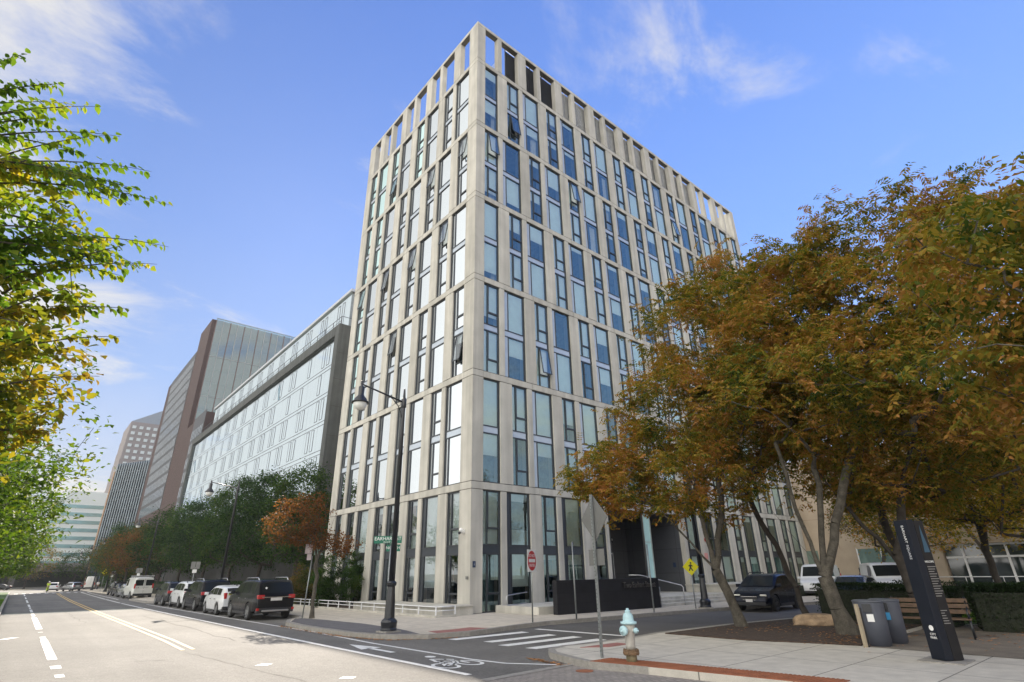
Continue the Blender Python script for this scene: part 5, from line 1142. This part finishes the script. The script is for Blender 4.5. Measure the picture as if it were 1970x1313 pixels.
# bench
def bench(loc, rz, lab):
    t = empty('park_bench', loc, rz, lab, 'bench', 'slatted park benches'); wood = mat('bench wood', (0.10,0.058,0.032), 0.6, var=0.3, scale=10)
    g = MB(); [g.box(-.85,.05+.115*k,.43,.85,.05+.115*k+.09,.465) for k in range(4)]; g.build('seat', wood, t, bevel=0.005)
    g = MB(); [g.box(-.85,.52+.03*k,.55+.13*k,.85,.55+.03*k,.65+.13*k) for k in range(3)]; g.build('backrest', wood, t, bevel=0.005)
    for x in (-.8,0,.8):
        MB().tube([(x,.08,0),(x,.12,.25),(x,.08,.42),(x,.5,.42),(x,.62,.95)], 0.022, 6).build('leg', black_metal, t, True); MB().tube([(x,.48,0),(x,.44,.42)], 0.022, 6).build('leg', black_metal, t, True)
        MB().tube([(x,.10,.43),(x,.06,.60),(x,.14,.68),(x,.3,.67),(x,.52,.66)], 0.018, 6).build('armrest', black_metal, t, True)
bench((1.9,-17.55,SW), rad(-80), 'slatted wooden park bench with black metal legs half hidden by the pylon')
bench((8.8,-18.0,SW), rad(100), 'dark park bench seen end on at the edge of the lawn')
# railing at the beige building
t = empty('metal_railing', (33,-10,SW), 0, 'grey metal railing in front of the beige building doors', 'railing'); g = MB(); g.tube([(0,3,1.0),(0,-16,1.0)],.03,6); [g.tube([(0,y,0),(0,y,1.0)],.025,6) for y in range(-16,4,2)]; g.build('rails', steel, t)
# ================================================================ VEHICLES
tyre_m = mat('tyre rubber', (0.02,0.02,0.02), 0.8); rim_m = mat('alloy rim', (0.36,0.37,0.38), 0.3, 0.8, var=0.05); trim_m = mat('black trim', (0.02,0.02,0.022), 0.55)
autoglass = mat('tinted car glass', (0.012,0.015,0.016), 0.10, 0.0, var=0.0, spec=0.22); tail_m = mat('tail light red', (0.42,0.015,0.015), 0.2, var=0.02, spec=0.8); head_m = mat('head light lens', (0.62,0.60,0.52), 0.12, 0.2, var=0.02); chrome = mat('chrome', (0.65,0.65,0.66), 0.12, 1.0, var=0.0); plate_m = mat('number plate', (0.62,0.60,0.58), 0.5)
def paintm(nm, col, metal=0.3): return mat('car paint '+nm, col, 0.26, metal, var=0.03, spec=0.35 if sum(col) > .3 else 0.18, coat=0.3 if sum(col) > .3 else 0.12)
TYPES = {
 'suv': dict(L=4.9, W=1.96, clear=.26, belt=1.10, top=[(-2.45,.70),(-2.44,1.02),(-2.40,1.10),(-2.16,1.60),(-2.02,1.72),(-1.4,1.76),(-.3,1.77),(.35,1.73),(.62,1.66),(1.32,1.14),(1.5,1.10),(2.1,1.02),(2.36,.92),(2.45,.72)], ws=(.66,1.28), rg=(-2.38,-2.16), side=(-2.02,1.02), r=.37, wx=(-1.42,1.46), rails=True),
 'crossover': dict(L=4.5, W=1.84, clear=.22, belt=1.02, top=[(-2.25,.66),(-2.24,.95),(-2.18,1.05),(-1.86,1.46),(-1.7,1.56),(-1.0,1.62),(-.1,1.62),(.35,1.57),(.5,1.52),(1.25,1.04),(1.4,.99),(1.85,.88),(2.08,.76),(2.2,.62),(2.25,.48)], ws=(.54,1.2), rg=(-2.14,-1.86), side=(-1.78,.95), r=.345, wx=(-1.32,1.34), rails=True),
 'hatch': dict(L=4.15, W=1.70, clear=.17, belt=.96, top=[(-2.07,.62),(-2.06,1.0),(-2.02,1.14),(-1.85,1.32),(-1.55,1.40),(-.7,1.46),(-.1,1.47),(.3,1.43),(1.25,1.0),(1.5,.93),(1.85,.82),(2.03,.70),(2.07,.55)], ws=(.38,1.18), rg=(-2.01,-1.84), side=(-1.55,1.0), r=.31, wx=(-1.22,1.28), rails=False),
 'sedan': dict(L=4.7, W=1.80, clear=.17, belt=.93, top=[(-2.35,.6),(-2.33,.95),(-2.2,1.03),(-1.65,1.06),(-1.0,1.36),(-.4,1.44),(.1,1.44),(.4,1.38),(1.15,.98),(1.4,.93),(2.0,.82),(2.27,.70),(2.35,.52)], ws=(.45,1.1), rg=(-1.6,-1.05), side=(-1.2,.95), r=.325, wx=(-1.4,1.42), rails=False),
 'van': dict(L=5.4, W=2.0, clear=.26, belt=1.16, top=[(-2.7,.75),(-2.69,1.3),(-2.62,1.98),(-2.5,2.06),(-1,2.1),(.8,2.1),(1.1,2.04),(1.25,1.96),(1.85,1.3),(2.0,1.2),(2.45,1.06),(2.65,.92),(2.7,.7)], ws=(1.28,1.82), rg=None, side=(.35,1.35), r=.37, wx=(-1.75,1.75), rails=False),
 'bigvan': dict(L=5.9, W=2.05, clear=.28, belt=1.3, top=[(-2.95,.8),(-2.94,1.5),(-2.9,2.55),(-2.8,2.68),(-1,2.72),(1.0,2.72),(1.5,2.6),(2.1,1.7),(2.3,1.4),(2.7,1.2),(2.9,1.0),(2.95,.75)], ws=(1.55,2.08), rg=None, side=(.9,1.6), r=.36, wx=(-1.9,1.9), rails=False)}
def car(kind, name, label, cat, loc, heading, col, group=None, detail=2, scale=1.0, extras=None, lights_front=False):
    T = TYPES[kind]; hl = T['L']/2; W2 = T['W']/2; t = empty(name, (loc[0],loc[1],ST+0.004), heading, label, cat, group); t.scale = (scale,)*3
    tx = [p[0] for p in T['top']]; tz = [p[1] for p in T['top']]
    xs = sorted(set([round(x,3) for x in tx] + [round(float(x),3) for x in np.linspace(-hl+.05,hl-.05,26)]))
    def dims(x):
        u = abs(x)/hl; w = W2*(1-0.10*u**4-0.06*u**14); zt_ = float(np.interp(x,tx,tz)); zb = T['clear']+0.10*u**8
        be = min(T['belt'], zt_-0.045); k = max(0.0, zt_-be-0.05); rw = w*0.95-k*(0.22 if kind not in ('van','bigvan') else 0.10); return w, zt_, zb, be, rw, k
    def sec(x):
        w, zt_, zb, be, rw, k = dims(x); c_ = min(.09, .02+k*.15)
        h = [(0,zb),(w*.82,zb),(w*.965,zb+.09),(w,zb+.34*(be-zb)+.08),(w*.995,be-.10),(w*.955,be-.005),(rw+.01*(k>0),zt_-c_),(rw*.90,zt_-c_*.25),(rw*.55,zt_-.004),(0,zt_)]
        return h
    vs = []; fs = []; m = 2*10-2
    for x in xs:
        h = sec(x); ring_ = h + [(-y,z) for y,z in h[-2:0:-1]]; vs += [(x,y,z) for y,z in ring_]
    for i in range(len(xs)-1):
        for k in range(m): fs.append((i*m+k, (i+1)*m+k, (i+1)*m+(k+1)%m, i*m+(k+1)%m))
    fs.append(tuple(range(m))[::-1]); fs.append(tuple((len(xs)-1)*m+k for k in range(m))[::1])
    g = MB(); g.add(vs, fs); body = g.build('body', paintm(*col), t, True)
    bpy_me = body.data
    bm_ = bmesh.new(); bm_.from_mesh(bpy_me); bmesh.ops.recalc_face_normals(bm_, faces=bm_.faces); bm_.to_mesh(bpy_me); bm_.free(); bpy_me.shade_smooth()
    if detail >= 1:      # wheel arches cut into the body
        for wx in T['wx']:
            for sg in (-1,1):
                cut = MB().lathe([(T['r']+.055,-.16),(T['r']+.055,.5)], n=24, m=Matrix.Translation((wx,sg*(W2-.12),T['r'])) @ Matrix.Rotation(-sg*PI/2,4,'X')).build('cutter', trim_m)
                cut.parent = t; md = body.modifiers.new('arch','BOOLEAN'); md.object = cut; md.operation = 'DIFFERENCE'; md.solver = 'EXACT'
        dg = bpy.context.evaluated_depsgraph_get(); dg.update(); me2 = bpy.data.meshes.new_from_object(body.evaluated_get(dg)); body.modifiers.clear(); body.data = me2; me2.name = 'body'
        me2.materials.clear(); me2.materials.append(paintm(*col))
        for o in [k for k in C.objects if k.name.startswith('cutter')]: bpy.data.objects.remove(o)
        try: me2.set_sharp_from_angle(angle=rad(38))
        except Exception: pass
    # glass: side panes
    e = .010
    def side_patch(x0, x1, sg, lo=.10, hi=.90, n=6):
        g = MB(); v = []
        for i in range(n+1):
            x = x0+(x1-x0)*i/n; h = sec(x); a, b = h[5], h[6]
            for q in (lo, hi): v.append((x, sg*(a[0]+(b[0]-a[0])*q+e), a[1]+(b[1]-a[1])*q))
        g.add(v, [(2*i,2*i+2,2*i+3,2*i+1) for i in range(n)]); return g
    x0, x1 = T['side']; nwin = 1 if kind in ('van','bigvan') else 3
    cuts = [x0+(x1-x0)*q for q in ((0,.27,.62,1) if nwin == 3 else (0,1))]
    for sg in (-1,1):
        for a, b in zip(cuts, cuts[1:]): side_patch(a+.03, b-.03, sg).build('side_window', autoglass, t)
    def top_patch(x0, x1, wmul=.86, n=6):
        g = MB(); v = []
        for i in range(n+1):
            x = x0+(x1-x0)*i/n; w, zt_, zb, be, rw, k = dims(x)
            for q in (-wmul,-wmul*.5,0,wmul*.5,wmul): v.append((x + (e if x > 0 else -e), rw*q, zt_+e-.02*abs(q)**3))
        g.add(v, [(5*i+j,5*i+5+j,5*i+6+j,5*i+1+j) for i in range(n) for j in range(4)]); return g
    top_patch(*T['ws']).build('windscreen', autoglass, t)
    xr = -hl
    if T['rg']: top_patch(T['rg'][0],T['rg'][1],.84).build('rear_window', autoglass, t)
    else:
        zt_ = T['top'][2][1]
        for sg in (-1,1): 
            if kind == 'van': MB().box(xr-.0,sg*.47-.37,1.25,xr+.07,sg*.47+.37,1.82).build('rear_window', autoglass, t, bevel=0.02)
        MB().box(xr-.012,-.008,.6,xr+.05,.008,zt_-.05).build('door_seam', trim_m, t)
    be = T['belt']
    # lights
    for sg in (-1,1):
        if kind in ('van','bigvan'): MB().box(xr-.02,sg*(W2-.19)-.05,1.0,xr+.12,sg*(W2-.19)+.09*1,1.45).build('tail_light', tail_m, t, bevel=0.015)
        elif kind == 'hatch': MB().box(xr-.005,sg*(W2-.20)-.07,.80,xr+.22,sg*(W2-.20)+.075,1.10).build('tail_light', tail_m, t, bevel=0.02)
        else: MB().box(xr-.01,sg*(W2-.27)-.16,be-.20,xr+.20,sg*(W2-.27)+.155,be-.02).build('tail_light', tail_m, t, bevel=0.03)
        MB().box(hl-.46,sg*(W2-.30)-.14,.64 if kind != 'suv' else .82,hl-.10,sg*(W2-.30)+.165,.74 if kind != 'suv' else .95).build('headlight', head_m, t, bevel=0.03)
        MB().box(T['ws'][1]-.35,sg*(W2-.02)-.0*sg if sg > 0 else -(W2+.17),be+.0,T['ws'][1]-.15,(W2+.17) if sg > 0 else -(W2-.02),be+.15).build('wing_mirror', paintm(*col), t, bevel=0.03)
    MB().box(xr-.015,-.26,.82 if kind not in ('hatch',) else .72,xr+.03,.26,.95 if kind not in ('hatch',) else .85).build('number_plate', plate_m, t)
    MB().box(xr-.03,-W2*.86,T['clear']+.06,xr+.25,W2*.86,T['clear']+.26).build('rear_bumper', trim_m, t, bevel=0.03)
    MB().box(hl-.22,-W2*.82,T['clear']+.04,hl+.015,W2*.82,T['clear']+.2).build('front_bumper', trim_m, t, bevel=0.03)
    gr = MB().box(hl-.10,-.36,.50,hl-.0,.36,.64).build('grille', trim_m, t, bevel=0.01)
    if lights_front:
        MB().box(hl-.04,-.38,.635,hl+.01,.38,.655).box(hl-.02,-.30,.50,hl+.01,.30,.515).build('chrome_trim', chrome, gr); MB().box(hl+.01,-.16,.42,hl+.03,.16,.54).build('number_plate', plate_m, t)
        for sg in (-1,1): MB().lathe([(.05,0),(.045,.02),(0,.025)], n=10, m=Matrix.Translation((hl-.05,sg*.68,.42)) @ Matrix.Rotation(PI/2,4,'Y')).build('fog_light', head_m, t)
    if detail >= 2:     # door shut lines and handles
        for sg in (-1,1):
            dl = MB()
            for x in cuts if nwin == 3 else (.3,1.4):
                h = sec(x); dl.add([(x,sg*(h[3][0]+.004),h[3][1]-.25),(x+.012,sg*(h[3][0]+.004),h[3][1]-.25),(x+.012,sg*(h[4][0]+.005),h[4][1]),(x,sg*(h[4][0]+.005),h[4][1])], [(0,1,2,3)])
            dl.build('door_seam', trim_m, t)
            hd = MB(); [hd.box(x+.12,sg*(W2-.01) if sg > 0 else -(W2+.02),be-.19,x+.30,(W2+.02) if sg > 0 else -(W2-.01),be-.16) for x in cuts[1:3]] if nwin == 3 else None
            if nwin == 3: hd.build('door_handle', chrome if kind == 'suv' else trim_m, t)
            MB().box(-T['r']+T['wx'][0]+.8,sg*W2*.93-.03,T['clear']-.02,T['wx'][1]-.45,sg*W2*.93+.05,T['clear']+.10).build('sill', trim_m, t)
    if T['rails']:
        for sg in (-1,1):
            z = max(tz); MB().tube([(-1.75,sg*W2*.70,z-.10),(-1.55,sg*W2*.70,z+.05),(.2,sg*W2*.70,z+.06),(.4,sg*W2*.70,z-.05)], .02, 6).build('roof_rail', trim_m if col[0] != 'black' else chrome, t, True)
    MB().tube([(-hl*.68,0,max(tz)-.03),(-hl*.74,0,max(tz)+.07)], [.03,.01], 6).build('aerial', trim_m, t)
    for wx in T['wx']:
        for sg in (-1,1):
            r = T['r']; m_ = Matrix.Translation((wx,sg*(W2-.12),r)) @ Matrix.Rotation(-sg*PI/2,4,'X')
            wo = MB().lathe([(r*.6,-.10),(r*.93,-.11),(r,-.07),(r,.07),(r*.94,.105),(r*.66,.10),(r*.64,.06)], n=24, m=m_).build('wheel', tyre_m, t, True)
            g = MB().lathe([(r*.66,.04),(r*.66,.095),(r*.60,.10),(r*.58,.05),(r*.2,.045),(r*.16,.085),(0,.09)], n=20, m=m_)
            for k in range(7): a = k*2*PI/7; g.box(-.026,r*.12,.05,.026,r*.62,.088,m=m_ @ Matrix.Rotation(a,4,'Z'))
            g.build('rim', rim_m if col[0] not in ('blueblack',) else trim_m, wo)
    if extras: extras(t, T, hl, W2)
    return t
H90 = PI/2
def ex_suv(t, T, hl, W2):
    MB().box(-hl-.045,-.62,.36,-hl+.05,.62,.44).build('silver_skid', steel, t, bevel=0.02); MB().box(-hl-.02,-.66,.955,-hl+.03,.66,.985).build('chrome_strip', chrome, t)
    for sg in (-1,1): MB().box(-hl-.035,sg*.80-.06,.42,-hl+.03,sg*.80+.06,.52).build('reflector', tail_m, t)
    f = face_mat((-hl+.13,.50,1.36),(-0.9,0,0.43)); MB().prism([(0,-.06),(.06,0),(0,.06),(-.06,0)],0.02,.024,f).build('window_sticker', white_s, t)
def ex_pri(t, T, hl, W2): MB().box(-hl-.02,.12,.99,-hl+.02,.52,1.06).build('yellow_sticker', yel, t); MB().box(-hl-.02,-W2*.6,1.0,-hl+.02,W2*.6,1.10).build('lower_rear_glass', autoglass, t)
def ex_van(t, T, hl, W2):
    g = MB()
    for x in (-2.2,-1.0,.2): g.box(x,-.85,2.12,x+.05,.85,2.2); g.box(x,-.8,2.02,x+.05,-.75,2.14); g.box(x,.75,2.02,x+.05,.8,2.14)
    for y in (-.8,-.3,.3,.8): g.tube([(-2.5,y,2.22),(.6,y,2.22)], .02, 6)
    g.build('roof_rack', steel, t); f = face_mat((-hl-.012,.55,1.08),(-1,0,0)); text('lettering', 'LA', 0.22, trim_m, t, f, 0.002)
    text('lettering', 'PLUMBING', 0.12, mat('grey print',(0.2,0.2,0.22),0.6), t, face_mat((-hl-.012,-.15,1.10),(-1,0,0)), 0.002)
black_c, white_c, grey_c, silver_c, cream_c, bb = ('black',(0.008,0.009,0.012),.2), ('white',(0.66,0.67,0.68),.0), ('graphite',(0.05,0.052,0.055),.5), ('silver',(0.40,0.42,0.44),.7), ('van white',(0.60,0.60,0.57),.0), ('blueblack',(0.006,0.008,0.016),.4)
car('suv','parked_suv','glossy black three row suv nearest in the parked line, rear towards us','car',(-6.72,8.75),H90,black_c,'cars parked along the right kerb',2,1.0,ex_suv)
car('hatch','parked_car','white wedge backed hatchback with a yellow sticker, second in the parked line','car',(-6.84,14.15),H90,white_c,'cars parked along the right kerb',2,1.0,ex_pri)
car('suv','parked_suv','dark suv with silver roof rails, third in the parked line','car',(-6.66,19.85),H90,black_c,'cars parked along the right kerb',2,1.0)
car('crossover','parked_car','white crossover with large red tail lights, fourth in the parked line','car',(-6.52,25.2),H90,white_c,'cars parked along the right kerb',2,1.04)
car('crossover','parked_car','graphite grey crossover, fifth in the parked line before the kerb bulge','car',(-6.62,30.4),H90,grey_c,'cars parked along the right kerb',2,1.04)
car('van','parked_van','white work van with ladder rack and twin rear windows','van',(-6.0,52.6),H90+.04,cream_c,'cars parked along the right kerb',2,1.0,ex_van)
car('sedan','parked_car','grey sedan parked just ahead of the white work van','car',(-5.9,59.5),H90+.03,silver_c,'cars parked along the right kerb',1)
car('sedan','parked_car','dark sedan with bright windscreen, two ahead of the work van','car',(-5.7,66),H90+.03,grey_c,'cars parked along the right kerb',1)
car('crossover','parked_suv','dark crossover with roof rack at the head of the farther parked line','car',(-5.5,73),H90+.03,black_c,'cars parked along the right kerb',1)
car('crossover','driving_car','small white suv waiting beyond the crosswalk, leftmost of three','car',(-10.2,128),H90-.1,white_c,'vehicles past the crosswalk',0)
car('crossover','driving_car','silver crossover turning beyond the crosswalk beside the tall van','car',(-7.3,126),H90+.35,silver_c,'vehicles past the crosswalk',0)
car('bigvan','delivery_van','tall white delivery van stopped at the far bend','van',(-3.4,138),H90-.12,cream_c,'vehicles past the crosswalk',0)
car('sedan','distant_car','silver car far off on the sunlit road at the left','car',(-22,158),2.9,silver_c,'distant cars on the sunlit road',0)
car('sedan','distant_car','second car behind the silver one on the distant sunlit road','car',(-19,166),2.9,grey_c,'distant cars on the sunlit road',0)
car('crossover','dark_crossover','dark blue crossover with roof rails driving towards us on the side street','car',(12.4,-8.15),PI+.08,bb,None,2,1.0,None,True)
car('sedan','silver_sedan','silver sedan nosing out behind the leaning tree on the side street','car',(19.8,-9.6),PI+.1,silver_c,None,2,1.0,None,True)
car('van','white_van','white van with roof rack parked beyond the hedge','van',(25,-9.6),PI+.5,white_c,'white vans before the beige building',1,1.0)
car('van','white_van','white van partly hidden by trees left of the other van','van',(27,-5.0),PI+.2,white_c,'white vans before the beige building',1,1.0)
# ================================================================ PEOPLE (tiny, beyond the crosswalk)
def person(loc, rz, label, top, legs, ride=False, hat=None):
    skin = mat('skin', (0.42,0.26,0.19), 0.6); J = {'pel':(0,0,.95),'ch':(0,.02,1.32),'nk':(0,.02,1.48),'hd':(0,0,1.62),'ls':(-.18,.02,1.42),'le':(-.27,.0,1.15),'lh':(-.25,-.12,.92),'rs':(.18,.02,1.42),'re':(.27,.05,1.15),'rh':(.26,-.05,.9),
        'lk':(-.10,-.12,.52),'lf':(-.10,.02,.08),'lt':(-.10,-.12,.04),'rk':(.10,-.04,.52),'rf':(.10,.16,.10),'rt':(.10,.04,.04)}
    if ride: J.update(le=(-.24,-.2,1.2), lh=(-.22,-.45,1.08), re=(.24,-.2,1.2), rh=(.22,-.45,1.08), lk=(-.10,-.38,.72), lf=(-.10,-.18,.30), lt=(-.1,-.3,.27), rk=(.10,-.30,.60), rf=(.10,-.12,.18), rt=(.1,-.24,.15))
    def skin_mesh(nm, edges, rad_, m, par_):
        ks = []; [ks.append(k) for e in edges for k in e if k not in ks]; me = bpy.data.meshes.new(nm); me.from_pydata([J[k] for k in ks], [(ks.index(a),ks.index(b)) for a,b in edges], [])
        o = bpy.data.objects.new(nm, me); C.objects.link(o); md = o.modifiers.new('s','SKIN'); me.skin_vertices.new() if not me.skin_vertices else None
        for i, k in enumerate(ks): me.skin_vertices[0].data[i].radius = (rad_[k],)*2
        me.skin_vertices[0].data[0].use_root = True; o.modifiers.new('u','SUBSURF').levels = 1; me.materials.append(m); o.parent = par_; return o
    t = empty('person', loc, rz, label, 'person')
    R_ = dict(pel=.13,ch=.15,nk=.055,hd=.10,ls=.07,le=.045,lh=.035,rs=.07,re=.045,rh=.035,lk=.065,lf=.04,lt=.035,rk=.065,rf=.04,rt=.035)
    skin_mesh('body', [('pel','ch'),('ch','nk'),('nk','hd'),('ch','ls'),('ls','le'),('le','lh'),('ch','rs'),('rs','re'),('re','rh'),('pel','lk'),('lk','lf'),('lf','lt'),('pel','rk'),('rk','rf'),('rf','rt')], R_, skin, t)
    skin_mesh('jacket', [('pel','ch'),('ch','ls'),('ls','le'),('ch','rs'),('rs','re')], {k:v+.02 for k,v in R_.items()}, top, t); skin_mesh('trousers', [('pel','lk'),('lk','lf'),('pel','rk'),('rk','rf')], {k:v+.018 for k,v in R_.items()}, legs, t)
    MB().lathe([(0.115,0),(.12,.05),(.09,.11),(0.02,.135)], (0,0,1.63), 12).build('helmet' if hat else 'hair', hat or trim_m, t, True); return t
hiv = mat('hi vis yellow cloth', (0.45,0.62,0.03), 0.7)
person((-11.6,112,ST+0.10), PI, 'person in a hi vis yellow suit and white helmet riding at the crosswalk', hiv, hiv, True, white_s)
t = empty('bicycle', (-11.6,112,ST), PI, 'bicycle ridden by the person in yellow at the crosswalk', 'bicycle')
for y in (-.52,.52):
    g = MB(); [g.tube([(0,y+.33*math.cos(k*PI/10),.34+.33*math.sin(k*PI/10)),(0,y+.33*math.cos((k+1)*PI/10),.34+.33*math.sin((k+1)*PI/10))],.018,4,False) for k in range(20)]; g.build('wheel', tyre_m, t)
MB().tube([(0,.52,.34),(0,.1,.34),(0,-.4,.85),(0,.15,.85),(0,.1,.34)],.018,5).tube([(0,-.52,.34),(0,-.4,.85),(0,-.38,1.0)],.018,5).tube([(-.25,-.42,1.02),(.25,-.42,1.02)],.015,5).build('frame', trim_m, t)
person((-2.9,128,ST+.02), 0.4, 'person in a white top standing right of the tall white van', white_s, trim_m)

# ================================================================ HAZE
hz = MB().box(-130,-110,-2,110,360,98).build('haze', None); hz['kind'] = 'stuff'
hm = bpy.data.materials.new('haze air'); hm.use_nodes = True; hn = hm.node_tree; hn.nodes.clear()
ho = hn.nodes.new('ShaderNodeOutputMaterial'); hv = hn.nodes.new('ShaderNodeVolumePrincipled'); hv.inputs['Color'].default_value = (0.86,0.91,1.0,1); hv.inputs['Density'].default_value = 0.00020; hv.inputs['Anisotropy'].default_value = 0.2
hn.links.new(hv.outputs[0], ho.inputs['Volume']); hz.data.materials.append(hm)
